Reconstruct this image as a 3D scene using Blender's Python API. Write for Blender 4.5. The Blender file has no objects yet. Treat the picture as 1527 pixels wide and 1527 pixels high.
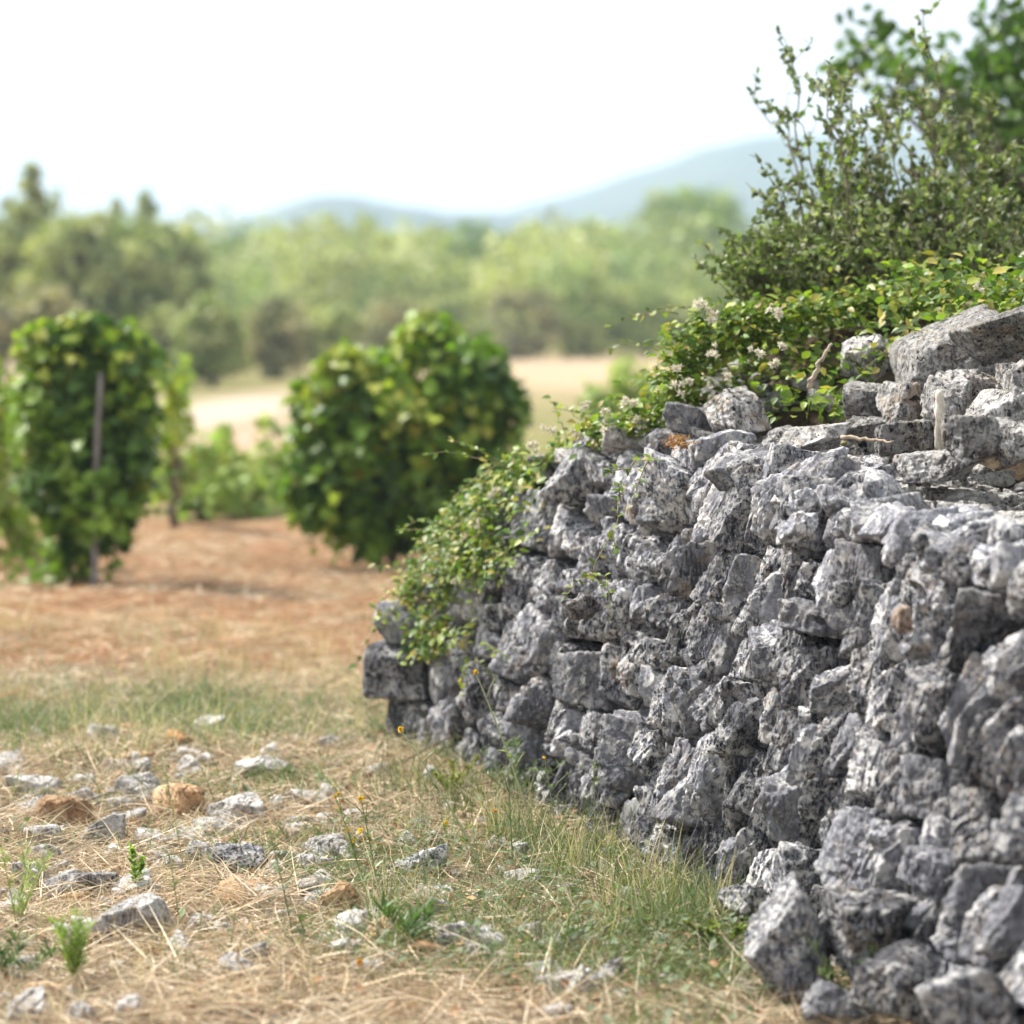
import bpy, bmesh, math, random
import numpy as np
from mathutils import Vector, Matrix

S = bpy.context.scene
COL = S.collection
R = math.radians
rng = np.random.default_rng(7)
random.seed(7)

# ------------------------------------------------------------------ camera
CAM_H, FPX, HORIZON = 1.40, 4454.0, 470.0        # eye height, focal length and horizon in photo pixels
TILT = math.atan((763.5 - HORIZON) / FPX)
cam = bpy.data.cameras.new('camera')
cam.sensor_fit = 'HORIZONTAL'; cam.sensor_width = 24.0; cam.lens = 24.0 * FPX / 1527.0
cam.clip_start = 0.1; cam.clip_end = 6000
cam.dof.use_dof = True; cam.dof.focus_distance = 7.5; cam.dof.aperture_fstop = 1.6
cam.dof.aperture_blades = 9
camo = bpy.data.objects.new('camera', cam); COL.objects.link(camo)
camo.location = (0, 0, CAM_H); camo.rotation_euler = (math.pi / 2 - TILT, 0, 0)
S.camera = camo

# ------------------------------------------------------------------ sky, sun, exposure
SUN_EL, SUN_AZ = R(52), R(-58)                    # azimuth from +Y (behind the wall), negative = left
w = bpy.data.worlds.new('World'); S.world = w; w.use_nodes = True
nt = w.node_tree; nt.nodes.clear()
wo = nt.nodes.new('ShaderNodeOutputWorld'); bg = nt.nodes.new('ShaderNodeBackground')
sky = nt.nodes.new('ShaderNodeTexSky'); sky.sky_type = 'NISHITA'; sky.sun_disc = False
sky.sun_elevation = SUN_EL; sky.sun_rotation = SUN_AZ; sky.dust_density = 3.0; sky.air_density = 1.0
tc = nt.nodes.new('ShaderNodeTexCoord'); mp = nt.nodes.new('ShaderNodeMapping')
mp.inputs['Scale'].default_value = (1, 1, 2.6)
cl = nt.nodes.new('ShaderNodeTexNoise'); cl.inputs['Scale'].default_value = 2.2; cl.inputs['Detail'].default_value = 6
rp = nt.nodes.new('ShaderNodeMapRange'); rp.inputs['From Min'].default_value = 0.30; rp.inputs['From Max'].default_value = 0.6
rp.inputs['To Min'].default_value = 0.88; rp.inputs['To Max'].default_value = 1.0
mx = nt.nodes.new('ShaderNodeMix'); mx.data_type = 'RGBA'
mx.inputs['B'].default_value = (9.0, 9.15, 9.3, 1)                # thin bright cloud sheet
nt.links.new(tc.outputs['Generated'], mp.inputs['Vector']); nt.links.new(mp.outputs['Vector'], cl.inputs['Vector'])
nt.links.new(cl.outputs['Fac'], rp.inputs['Value']); nt.links.new(rp.outputs['Result'], mx.inputs['Factor'])
nt.links.new(sky.outputs['Color'], mx.inputs['A']); nt.links.new(mx.outputs['Result'], bg.inputs['Color'])
bg.inputs['Strength'].default_value = 0.054
nt.links.new(bg.outputs['Background'], wo.inputs['Surface'])
sl = bpy.data.lights.new('sun', 'SUN'); sl.energy = 4.1; sl.angle = R(7); sl.color = (1.0, 0.95, 0.87)
so = bpy.data.objects.new('sun', sl); COL.objects.link(so)
sd = Vector((math.sin(SUN_AZ) * math.cos(SUN_EL), math.cos(SUN_AZ) * math.cos(SUN_EL), math.sin(SUN_EL)))
so.rotation_euler = sd.to_track_quat('Z', 'Y').to_euler(); so.location = (0, 0, 30)
S.view_settings.view_transform = 'Standard'; S.view_settings.look = 'None'
S.view_settings.exposure = 1.28; S.view_settings.gamma = 1.0; S.view_settings.use_curve_mapping = False
S.cycles.use_denoising = True
S.cycles.max_bounces = 8; S.cycles.diffuse_bounces = 3; S.cycles.transmission_bounces = 4; S.cycles.volume_bounces = 1
S.cycles.use_adaptive_sampling = True; S.cycles.adaptive_threshold = 0.015

# ------------------------------------------------------------------ photo geometry -> world
def ray(x, y):
    a = (x - 763.5) / FPX; b = (763.5 - y) / FPX
    return np.array([a, math.cos(TILT) + b * math.sin(TILT), -math.sin(TILT) + b * math.cos(TILT)])
def at(x, y, Y):
    r = ray(x, y); return np.array([0, 0, CAM_H]) + r * (Y / r[1])
def ground_at(x, y, z=0.0):
    r = ray(x, y); return np.array([0, 0, CAM_H]) + r * ((z - CAM_H) / r[2])
def pix(p):
    p = np.atleast_2d(p) - np.array([0, 0, CAM_H])
    f = p[:, 1] * math.cos(TILT) - p[:, 2] * math.sin(TILT); u = p[:, 1] * math.sin(TILT) + p[:, 2] * math.cos(TILT)
    return 763.5 + FPX * p[:, 0] / f, 763.5 - FPX * u / f

# ------------------------------------------------------------------ noise (vectorised gradient noise)
_pr = np.random.default_rng(11)
PERM = np.concatenate([_pr.permutation(256)] * 3).astype(np.int32)
GRD = _pr.normal(size=(256, 3)); GRD /= np.linalg.norm(GRD, axis=1)[:, None]; GRD = GRD.astype(np.float32)
def perlin(p):
    p = np.asarray(p, dtype=np.float32)
    i = np.floor(p).astype(np.int32); f = p - i; i &= 255
    u = f * f * f * (f * (f * 6 - 15) + 10)
    out = 0
    for dx in (0, 1):
        wx = u[:, 0] if dx else 1 - u[:, 0]; hx = PERM[i[:, 0] + dx]
        for dy in (0, 1):
            wy = u[:, 1] if dy else 1 - u[:, 1]; hy = PERM[hx + i[:, 1] + dy]
            for dz in (0, 1):
                wz = u[:, 2] if dz else 1 - u[:, 2]
                g = GRD[PERM[hy + i[:, 2] + dz] & 255]
                out = out + wx * wy * wz * (g[:, 0] * (f[:, 0] - dx) + g[:, 1] * (f[:, 1] - dy) + g[:, 2] * (f[:, 2] - dz))
    return out * 1.6
def fbm(p, o=4, g=0.5):
    a, s, t = 1.0, 0.0, 0.0
    for k in range(o):
        s = s + a * perlin(p * (2.03 ** k) + 17.3 * k); t += a; a *= g
    return s / t
def ridged(p, o=3):
    a, s, t = 1.0, 0.0, 0.0
    for k in range(o):
        s = s + a * (1 - np.abs(perlin(p * (2.1 ** k) + 9.1 * k)) * 1.6); t += a; a *= 0.5
    return s / t
def sstep(a, b, x):
    t = np.clip((x - a) / (b - a), 0, 1); return t * t * (3 - 2 * t)
def p2(x, y, s, o=0.0):
    x = np.asarray(x, float); return np.stack([x * s + o, np.asarray(y, float) * s + o * 1.7, np.full(x.shape, o + 0.37)], -1).reshape(-1, 3)

# ------------------------------------------------------------------ mesh building
def build(name, V, F, mat, parent=None, C=None, smooth=True, origin=None):
    V = np.asarray(V, np.float32).reshape(-1, 3); F = np.asarray(F, np.int32).reshape(-1, 3)
    if origin is not None: V = V - np.asarray(origin, np.float32)
    me = bpy.data.meshes.new(name)
    me.vertices.add(len(V)); me.vertices.foreach_set('co', V.ravel())
    me.loops.add(F.size); me.loops.foreach_set('vertex_index', F.ravel())
    me.polygons.add(len(F)); me.polygons.foreach_set('loop_start', np.arange(0, F.size, 3, dtype=np.int32))
    if smooth: me.polygons.foreach_set('use_smooth', np.ones(len(F), bool))
    if C is not None:
        C = np.asarray(C, np.float32)
        if C.shape[1] == 3: C = np.concatenate([C, np.ones((len(C), 1), np.float32)], 1)
        ca = me.color_attributes.new('tint', 'FLOAT_COLOR', 'POINT'); ca.data.foreach_set('color', C.ravel())
    me.update(calc_edges=True)
    me.materials.append(mat)
    o = bpy.data.objects.new(name, me); COL.objects.link(o)
    if origin is not None: o.location = Vector(origin)
    if parent is not None: child(o, parent)
    return o
def child(o, parent):
    o.parent = parent
    o.matrix_parent_inverse = Matrix.Translation(-Vector(parent.location)) if parent.rotation_euler[2] == 0 else parent.matrix_basis.inverted()
def tag(o, label=None, cat=None, group=None, kind=None):
    if label: o['label'] = label
    if cat: o['category'] = cat
    if group: o['group'] = group
    if kind: o['kind'] = kind
    return o
def empty(name, loc, label, cat, group=None):
    o = bpy.data.objects.new(name, None); COL.objects.link(o); o.location = Vector(loc); o.empty_display_size = 0.1
    return tag(o, label, cat, group)
class Geo:
    def __init__(s): s.V, s.F, s.C, s.n = [], [], [], 0
    def add(s, V, F, C=None):
        s.V.append(np.asarray(V, np.float32)); s.F.append(np.asarray(F, np.int64) + s.n); s.n += len(V)
        if C is not None:
            C = np.asarray(C, np.float32)
            s.C.append(np.broadcast_to(C, (len(V), C.shape[-1])) if C.ndim == 1 else C)
    def build(s, name, mat, parent=None, smooth=True, origin=None):
        return build(name, np.concatenate(s.V), np.concatenate(s.F), mat, parent, np.concatenate(s.C) if s.C else None, smooth, origin)

def unit(v):
    v = np.asarray(v, float); return v / np.maximum(np.linalg.norm(v, axis=-1, keepdims=True), 1e-9)
LEAF = {  # x across, y along, lift
    'ovate': (np.array([[0, 0, 0], [-.30, .28, .07], [0, .30, 0], [.30, .28, .07], [-.24, .64, .05], [0, .66, -.02], [.24, .64, .05], [0, 1, -.10]]),
              np.array([[0, 2, 1], [0, 3, 2], [1, 2, 5], [1, 5, 4], [2, 3, 6], [2, 6, 5], [4, 5, 7], [5, 6, 7]])),
    'narrow': (np.array([[0, 0, 0], [-.2, .4, .05], [0, .42, 0], [.2, .4, .05], [0, 1, -.06]]),
               np.array([[0, 2, 1], [0, 3, 2], [1, 2, 4], [2, 3, 4]])),
    'thin': (np.array([[0, 0, 0], [-.06, .4, .03], [.06, .4, .03], [.0, 1, -.06]]), np.array([[0, 2, 1], [1, 2, 3]])),
    'quad': (np.array([[0, 0, 0], [-.42, .5, .1], [.42, .5, .1], [0, 1, -.05]]), np.array([[0, 2, 1], [1, 2, 3]])),
    'vine': (np.array([[0, 0.05, 0], [-.32, -.1, .04], [-.56, .28, .1], [-.30, .42, .03], [-.40, .80, .06], [-.12, .70, .0], [0, 1.05, -.08],
                       [.12, .70, 0], [.40, .80, .06], [.30, .42, .03], [.56, .28, .1], [.32, -.1, .04], [0, .42, -.03]]),
             np.array([[12, i + 1, i] for i in range(0, 11)] + [[12, 0, 11]])),
}
def pick(pal, n, j=.18): return pal[rng.integers(0, len(pal), n)] * (1 + rng.normal(0, j, (n, 1))).clip(.5, 1.6)
def leaves(g, P, D, N, size, col, kind='ovate', jitter=0.0):
    P = np.asarray(P, float); n = len(P)
    if not n: return
    D = unit(D); X = unit(np.cross(D, N)); N = np.cross(X, D)
    T, F = LEAF[kind]; size = np.broadcast_to(np.asarray(size, float), (n,))
    V = P[:, None] + size[:, None, None] * (T[None, :, :1] * X[:, None] + T[None, :, 1:2] * D[:, None] + T[None, :, 2:] * N[:, None])
    FF = F[None] + (np.arange(n) * len(T))[:, None, None]
    C = np.repeat(np.asarray(col, float).reshape(n, 1, 3), len(T), 1)
    g.add(V.reshape(-1, 3), FF.reshape(-1, 3), C.reshape(-1, 3))
def blades(g, P, D, length, width, bend, col, seg=3):
    """strips: start P, direction D, bending by the vector bend*length over their length"""
    n = len(P)
    if not n: return
    D = unit(D); t = np.linspace(0, 1, seg + 1)
    side = unit(np.cross(D, rng.normal(size=(n, 3))))
    ctr = P[:, None] + length[:, None, None] * (t[None, :, None] * D[:, None] + (t ** 2)[None, :, None] * bend[:, None])
    wd = width[:, None] * (1 - 0.85 * t ** 1.5)[None]
    L = ctr - side[:, None] * wd[..., None] * .5; Rr = ctr + side[:, None] * wd[..., None] * .5
    V = np.stack([L, Rr], 2).reshape(n, -1, 3)
    f = []
    for k in range(seg): f += [[2 * k, 2 * k + 1, 2 * k + 3], [2 * k, 2 * k + 3, 2 * k + 2]]
    F = np.array(f)[None] + (np.arange(n) * 2 * (seg + 1))[:, None, None]
    g.add(V.reshape(-1, 3), F.reshape(-1, 3), np.repeat(np.asarray(col).reshape(n, 1, 3), 2 * (seg + 1), 1).reshape(-1, 3))
def tube(g, pts, rad, col, sides=6):
    pts = np.asarray(pts, float); n = len(pts); rad = np.broadcast_to(np.asarray(rad, float), (n,))
    T = unit(np.gradient(pts, axis=0)); ref = np.array([0.31, 0.17, 0.93]) if abs(T[0, 2]) < .9 else np.array([1, 0.2, 0])
    A = unit(np.cross(T, ref)); B = np.cross(T, A)
    th = np.arange(sides) * 2 * math.pi / sides
    V = pts[:, None] + rad[:, None, None] * (np.cos(th)[None, :, None] * A[:, None] + np.sin(th)[None, :, None] * B[:, None])
    F = []
    for i in range(n - 1):
        for j in range(sides):
            a, b = i * sides + j, i * sides + (j + 1) % sides
            F += [[a, b, b + sides], [a, b + sides, a + sides]]
    V = np.concatenate([V.reshape(-1, 3), pts[:1], pts[-1:]])
    for j in range(sides):
        F += [[n * sides, (j + 1) % sides, j], [n * sides + 1, (n - 1) * sides + j, (n - 1) * sides + (j + 1) % sides]]
    g.add(V, np.array(F), col)

# ------------------------------------------------------------------ materials
def new_mat(name):
    m = bpy.data.materials.new(name); m.use_nodes = True
    n = m.node_tree.nodes; return m, m.node_tree, n['Principled BSDF'], n['Material Output']
class NB:
    def __init__(s, nt): s.nt = nt
    def n(s, t, **kw):
        x = s.nt.nodes.new(t)
        for k, v in kw.items():
            if k.startswith('_'): setattr(x, k[1:], v)
            else: x.inputs[k].default_value = v
        return x
    def l(s, a, b): s.nt.links.new(a, b)
    def noise(s, vec, scale, detail=4, rough=.5, dist=0.0):
        x = s.n('ShaderNodeTexNoise', Scale=scale, Detail=detail, Roughness=rough, Distortion=dist); s.l(vec, x.inputs['Vector']); return x.outputs['Fac']
    def ramp(s, f, a, b, lo=0.0, hi=1.0):
        x = s.n('ShaderNodeMapRange'); x.interpolation_type = 'SMOOTHSTEP'
        x.inputs['From Min'].default_value = a; x.inputs['From Max'].default_value = b; x.inputs['To Min'].default_value = lo; x.inputs['To Max'].default_value = hi
        s.l(f, x.inputs['Value']); return x.outputs['Result']
    def mul(s, a, b, op='MULTIPLY'):
        x = s.n('ShaderNodeMath', _operation=op)
        for i, v in enumerate((a, b)):
            if isinstance(v, (int, float)): x.inputs[i].default_value = v
            else: s.l(v, x.inputs[i])
        return x.outputs[0]
    def mix(s, f, a, b, blend='MIX'):
        x = s.n('ShaderNodeMix', _data_type='RGBA', _blend_type=blend)
        for k, v in (('Factor', f), ('A', a), ('B', b)):
            if isinstance(v, (int, float)): x.inputs[k].default_value = v
            elif isinstance(v, tuple): x.inputs[k].default_value = v + (1,)
            else: s.l(v, x.inputs[k])
        return x.outputs['Result']

def stone_material(name, pale=0.0, pitted=False):
    # tint: r = stone's own random, g = share of black algae, b = ochre iron colour
    m, nt, bs, out = new_mat(name); b = NB(nt)
    tcn = b.n('ShaderNodeTexCoord'); at_ = b.n('ShaderNodeAttribute', _attribute_name='tint')
    sep = b.n('ShaderNodeSeparateColor'); b.l(at_.outputs['Color'], sep.inputs['Color'])
    off = b.n('ShaderNodeVectorMath', _operation='SCALE'); off.inputs[0].default_value = (37, 91, 53); b.l(sep.outputs[0], off.inputs['Scale'])
    ad = b.n('ShaderNodeVectorMath', _operation='ADD'); b.l(tcn.outputs['Object'], ad.inputs[0]); b.l(off.outputs[0], ad.inputs[1]); v = ad.outputs[0]
    sc_ = b.n('ShaderNodeVectorMath', _operation='SCALE'); b.l(v, sc_.inputs[0]); b.l(b.ramp(at_.outputs['Alpha'], 0, 1, 1.45, .62), sc_.inputs['Scale']); v = sc_.outputs[0]
    # weathering runs down the stone: coordinates squashed along its height
    mpn = b.n('ShaderNodeMapping'); mpn.inputs['Scale'].default_value = (1, 1, 0.30); mpn.inputs['Rotation'].default_value = (0.2, 0.3, 0)
    b.l(v, mpn.inputs['Vector']); vs = mpn.outputs['Vector']
    n1 = b.noise(v, 9, 8, .62, .3); n2 = b.noise(vs, 72, 9, .72, .7); n3 = b.noise(v, 36, 10, .70, .3); n4 = b.noise(v, 90, 5, .65); n5 = b.noise(v, 5.5, 4, .55); n6 = b.noise(vs, 95, 6, .7, .4)
    lo, hi = ((.152, .157, .188), (.40, .41, .465)) if not pale else ((.35, .335, .32), (.56, .54, .52))
    if pitted: lo, hi = (.235, .23, .228), (.44, .43, .42)
    base = b.mix(b.ramp(n1, .34, .66), lo, hi)
    base = b.mix(b.ramp(n2, .47, .58, 0, .80), base, (.61, .625, .69) if not pale else (.60, .58, .56))                # pale crust in streaks
    wh = b.mul(b.ramp(n3, .495, .53), b.ramp(n5, .38, .47)); base = b.mix(b.mul(wh, .95 if not pale else .5), base, (.80, .79, .78))   # white lichen
    warm = b.mul(b.ramp(b.noise(v, 14, 7, .66), .52, .64), b.ramp(sep.outputs[2], 0, .5, .32, .9)); base = b.mix(warm, base, (.40, .29, .19))
    oc = b.ramp(sep.outputs[2], .35, 1.0); och = b.mix(b.ramp(n1, .35, .7), (.50, .27, .115), (.80, .58, .36)); base = b.mix(oc, base, och)
    dk = b.mul(b.ramp(n2, .495, .445), b.ramp(n3, .55, .49)); dk = b.mul(dk, b.ramp(sep.outputs[1], 0, 1, .35 if not pale else .1, 1.0)); base = b.mix(dk, base, (.026, .026, .030))
    dk2 = b.mul(b.ramp(n6, .46, .38), b.ramp(n1, .62, .45)); base = b.mix(b.mul(dk2, .7 if not pale else .2), base, (.035, .034, .036))
    alg = b.mul(b.ramp(n5, .60, .40), sep.outputs[1]); base = b.mix(b.mul(alg, .7), base, (.042, .042, .05))
    pit = b.mul(b.ramp(n4, .40, .34), b.ramp(b.noise(v, 13, 3), .45, .58)); base = b.mix(b.mul(pit, .9), base, (.022, .021, .02))
    ck = b.noise(vs, 15, 8, .6, 1.2); ck = b.ramp(b.mul(b.mul(ck, -.5, 'ADD'), 0, 'ABSOLUTE'), .004, .016, 1, 0); ck2 = b.noise(v, 24, 6, .6, .8); ck2 = b.ramp(b.mul(b.mul(ck2, -.47, 'ADD'), 0, 'ABSOLUTE'), .003, .012, 1, 0)
    ck = b.mul(b.mul(ck, ck2, 'MAXIMUM'), b.ramp(n3, .56, .46)); base = b.mix(b.mul(ck, .85 if not pale else .5), base, (.02, .02, .021))      # open cracks
    if pitted:
        dots = b.mul(b.ramp(b.noise(v, 52, 3, .5), .385, .345), b.ramp(b.noise(v, 7, 3), .38, .50)); tan = b.mul(b.ramp(b.noise(v, 60, 4), .58, .63), b.ramp(b.noise(v, 8.3, 3), .50, .60))
        base = b.mix(b.mul(tan, .8), base, (.66, .57, .42)); base = b.mix(b.mul(dots, .95), base, (.02, .02, .02))
    ty = at_.outputs['Alpha']; flat = b.mix(b.ramp(n4, .35, .65), tuple(x * .92 for x in ((.30, .305, .345) if not pale else (.52, .50, .48))), (.44, .445, .49) if not pale else (.60, .58, .56))
    base = b.mix(b.mul(b.mul(b.ramp(ty, .45, .8), b.ramp(n3, .60, .44, 0, .85 if not pitted else 0)), b.ramp(sep.outputs[2], .2, .5, 1, 0)), base, flat)      # some stones are plain grey with little crust
    br = b.n('ShaderNodeHueSaturation'); b.l(base, br.inputs['Color']); b.l(b.ramp(sep.outputs[0], 0, 1, .66, 1.25), br.inputs['Value'])
    b.l(br.outputs['Color'], bs.inputs['Base Color']); bs.inputs['Roughness'].default_value = .93; bs.inputs['Specular IOR Level'].default_value = .25
    h = b.mul(b.mul(n2, 1.0), b.mul(b.noise(v, 50, 10, .75), .9), 'ADD'); h = b.mul(h, b.mul(n4, .45), 'ADD'); h = b.mul(h, b.mul(n6, .5), 'ADD'); h = b.mul(h, b.mul(pit, -.5), 'ADD'); h = b.mul(h, b.mul(ck, -.6), 'ADD')
    bp = b.n('ShaderNodeBump', Strength=1.0, Distance=.013); b.l(h, bp.inputs['Height']); b.l(bp.outputs['Normal'], bs.inputs['Normal'])
    return m
M_STONE = stone_material('weathered_limestone'); M_PALE = stone_material('bleached_limestone', 1.0); M_PIT = stone_material('pitted_limestone', 1.0, True)

def leaf_material(name, trans=.35, gloss=.45, vary=.35, through=(1.05, 1.25, .5)):
    m, nt, bs, out = new_mat(name); b = NB(nt)
    a = b.n('ShaderNodeAttribute', _attribute_name='tint'); tcn = b.n('ShaderNodeTexCoord')
    c = b.mix(b.ramp(b.noise(tcn.outputs['Object'], 40, 3), .3, .7, 0, vary), a.outputs['Color'], b.mix(1.0, a.outputs['Color'], (.55, .6, .5), 'MULTIPLY'))
    b.l(c, bs.inputs['Base Color']); bs.inputs['Roughness'].default_value = gloss; bs.inputs['Specular IOR Level'].default_value = .35
    tr = b.n('ShaderNodeBsdfTranslucent'); tcx = b.mix(1.0, c, through, 'MULTIPLY'); b.l(tcx, tr.inputs['Color'])
    ms = b.n('ShaderNodeMixShader', Fac=trans); b.l(bs.outputs[0], ms.inputs[1]); b.l(tr.outputs[0], ms.inputs[2]); b.l(ms.outputs[0], out.inputs['Surface'])
    return m
M_LEAF = leaf_material('leaf'); M_GRASS = leaf_material('grass_blade', .25, .6, .2); M_STRAW = leaf_material('straw', .15, .7, .2, (1, .95, .85)); M_FAR = leaf_material('far_foliage', .25, .7, .3)
def plain_material(name, rough=.85, nscale=60, bump=.004, dark=.5):
    m, nt, bs, out = new_mat(name); b = NB(nt)
    a = b.n('ShaderNodeAttribute', _attribute_name='tint'); tcn = b.n('ShaderNodeTexCoord')
    mpn = b.n('ShaderNodeMapping'); mpn.inputs['Scale'].default_value = (1, 1, .2); b.l(tcn.outputs['Object'], mpn.inputs['Vector'])
    n = b.noise(mpn.outputs['Vector'], nscale, 6, .65)
    b.l(b.mix(b.ramp(n, .35, .65), b.mix(1.0, a.outputs['Color'], (dark, dark, dark), 'MULTIPLY'), a.outputs['Color']), bs.inputs['Base Color'])
    bs.inputs['Roughness'].default_value = rough
    bp = b.n('ShaderNodeBump', Strength=.8, Distance=bump); b.l(n, bp.inputs['Height']); b.l(bp.outputs['Normal'], bs.inputs['Normal'])
    return m
M_BARK = plain_material('bark'); M_STEM = plain_material('green_stem', .6, 120, .001, .8); M_PETAL = leaf_material('petal', .3, .6, .15, (1, 1, .95))
def soil_material(name):
    m, nt, bs, out = new_mat(name); b = NB(nt)
    a = b.n('ShaderNodeAttribute', _attribute_name='tint'); tcn = b.n('ShaderNodeTexCoord'); v = tcn.outputs['Object']
    n1 = b.noise(v, 7, 8, .65); n2 = b.noise(v, 60, 6, .7); n3 = b.noise(v, .7, 6, .6)
    c = b.mix(b.ramp(n1, .3, .7), b.mix(1.0, a.outputs['Color'], (.62, .58, .55), 'MULTIPLY'), a.outputs['Color'])
    c = b.mix(b.ramp(n2, .45, .62, 0, .6), b.mix(1.0, c, (.6, .58, .55), 'MULTIPLY'), c)
    c = b.mix(b.ramp(n3, .35, .65, 0, .5), c, b.mix(1.0, c, (1.25, 1.2, 1.12), 'MULTIPLY'))
    b.l(c, bs.inputs['Base Color']); bs.inputs['Roughness'].default_value = 1; bs.inputs['Specular IOR Level'].default_value = .1
    bp = b.n('ShaderNodeBump', Strength=.9, Distance=.02); b.l(b.mul(n1, n2, 'ADD'), bp.inputs['Height']); b.l(bp.outputs['Normal'], bs.inputs['Normal'])
    return m
M_SOIL = soil_material('dry_soil')

# ------------------------------------------------------------------ ground (one sheet out to the hills)
def blob(x, y, px_, py_, sx, sy):
    """soft ellipse on the ground centred where the photo shows (px_,py_); sx, sy in metres"""
    c = ground_at(px_, py_); return np.exp(-(((x - c[0]) / sx) ** 2 + ((y - c[1]) / sy) ** 2))
def gh(x, y):
    x = np.asarray(x, float); y = np.asarray(y, float); sh = x.shape; x = x.ravel(); y = y.ravel()
    near = 1 - sstep(25, 60, y)
    z = near * (.035 * perlin(p2(x, y, .9)) + .018 * perlin(p2(x, y, 3.1, 4.)) + .008 * perlin(p2(x, y, 9., 2.)))
    z = z + .07 * blob(x, y, 120, 905, .9, .5)                              # raked straw swath before the vines
    z = z - .05 * blob(x, y, 620, 850, .7, .5) + .5 * sstep(40, 400, y) * perlin(p2(x, y, .01))
    return z.reshape(sh)
def axis(fine_lo, fine_hi, step, lo, hi, g):
    a = list(np.arange(fine_lo, fine_hi, step)); s = step; x = fine_hi
    while x < hi: a.append(x); s *= g; x += s
    a.append(hi); s = step; x = fine_lo - step
    while x > lo: a.insert(0, x); s *= g; x -= s
    a.insert(0, lo); return np.array(a)
gx = axis(-2.6, 2.6, .035, -1900, 1900, 1.10); gy = axis(4.2, 17, .035, -12, 2100, 1.06)
GX, GY = np.meshgrid(gx, gy); GZ = gh(GX, GY)
x, y = GX.ravel(), GY.ravel()
n_big = perlin(p2(x, y, .35, 3.)) * .5 + .5; n_mid = perlin(p2(x, y, 1.6, 8.)) * .5 + .5
straw = np.array([.46, .365, .265]); red = np.array([.46, .28, .165]); pale = np.array([.62, .53, .44]); grs = np.array([.24, .27, .10]); grey = np.array([.33, .275, .225])
def lerp(a, b_, f): return a * (1 - f[:, None]) + b_ * f[:, None]
c = np.tile(grey, (len(x), 1)); c = lerp(c, straw, sstep(.3, .7, n_mid))
c = lerp(c, red, sstep(11.2, 12.4, y + .9 * (n_big - .5)) * (1 - sstep(19, 24, y)))
c = lerp(c, np.array([.50, .36, .22]), (sstep(12.0, 12.8, y) * (1 - sstep(18, 24, y))) * sstep(.45, .62, n_mid) * .85)
far = sstep(19, 25, y + 3 * (n_big - .5)); c = lerp(c, np.array([.31, .32, .13]), far)
c = lerp(c, np.array([.50, .44, .24]), far * sstep(.42, .7, n_big))
c = lerp(c, np.array([.78, .68, .60]), np.clip(1.5 * blob(x, y, 340, 612, .95, 8), 0, 1)); c = lerp(c, np.array([.74, .55, .44]), np.clip(1.3 * blob(x, y, 365, 652, .45, 4), 0, 1))
c = lerp(c, np.array([.68, .55, .40]), np.clip(1.6 * blob(x, y, 880, 552, 4.2, 22), 0, 1)); c = lerp(c, np.array([.66, .52, .40]), np.clip(1.4 * blob(x, y, 10, 560, 2.5, 18), 0, 1))
c = lerp(c, np.array([.12, .15, .06]), sstep(110, 150, y))
ny, nx = GX.shape; I = np.arange(ny * nx).reshape(ny, nx)
q = np.stack([I[:-1, :-1], I[:-1, 1:], I[1:, 1:], I[1:, :-1]], -1).reshape(-1, 4)
F = np.concatenate([q[:, [0, 1, 2]], q[:, [0, 2, 3]]])
tag(build('ground', np.stack([x, y, GZ.ravel()], -1), F, M_SOIL, C=c), kind='structure')

# ------------------------------------------------------------------ hills and the air in front of them
def ridge(name, dist, prof, depth, seed, col):
    xs = np.linspace(prof[0][0], prof[-1][0], 260); top = CAM_H + (HORIZON - np.interp(xs, [p[0] for p in prof], [p[1] for p in prof])) / FPX * dist
    X = (xs - 763.5) / FPX * dist; rows = []
    ws = np.concatenate([np.linspace(-1, 0, 34), np.linspace(.05, 1, 12)])
    for wv in ws:
        f = (1 - abs(wv) ** 1.5) if wv < 0 else (1 - wv ** 2)
        Y = dist + depth * wv; n = fbm(p2(X, np.full_like(X, Y), .008, seed), 5) * 14 * (1 - .8 * f) + fbm(p2(X, np.full_like(X, Y), .06, seed), 3) * 2.0
        rows.append(np.stack([X * (Y / dist), np.full_like(X, Y), np.maximum(top * f + n * f - 6 * (1 - f), -8)], -1))
    V = np.concatenate(rows); I = np.arange(len(V)).reshape(len(ws), -1)
    q = np.stack([I[:-1, :-1], I[:-1, 1:], I[1:, 1:], I[1:, :-1]], -1).reshape(-1, 4)
    C = np.tile(col, (len(V), 1)) * (1 + .5 * fbm(p2(V[:, 0], V[:, 1], .05, seed), 4))[:, None]
    return tag(build(name, V, np.concatenate([q[:, [0, 1, 2]], q[:, [0, 2, 3]]]), M_FAR, C=C), kind='structure')
ridge('hill', 1350, [(560, 480), (700, 340), (770, 312), (850, 292), (900, 278), (980, 250), (1050, 224), (1110, 210), (1160, 205), (1300, 200), (1450, 212), (1600, 240), (1900, 330), (2300, 480)], 480, 3., (.07, .10, .05))
ridge('hill', 1050, [(-700, 420), (-300, 395), (100, 372), (300, 350), (400, 325), (460, 303), (520, 299), (590, 309), (660, 318), (740, 324), (820, 345), (1000, 400), (1300, 470), (1500, 480)], 330, 8., (.06, .09, .045))

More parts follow.
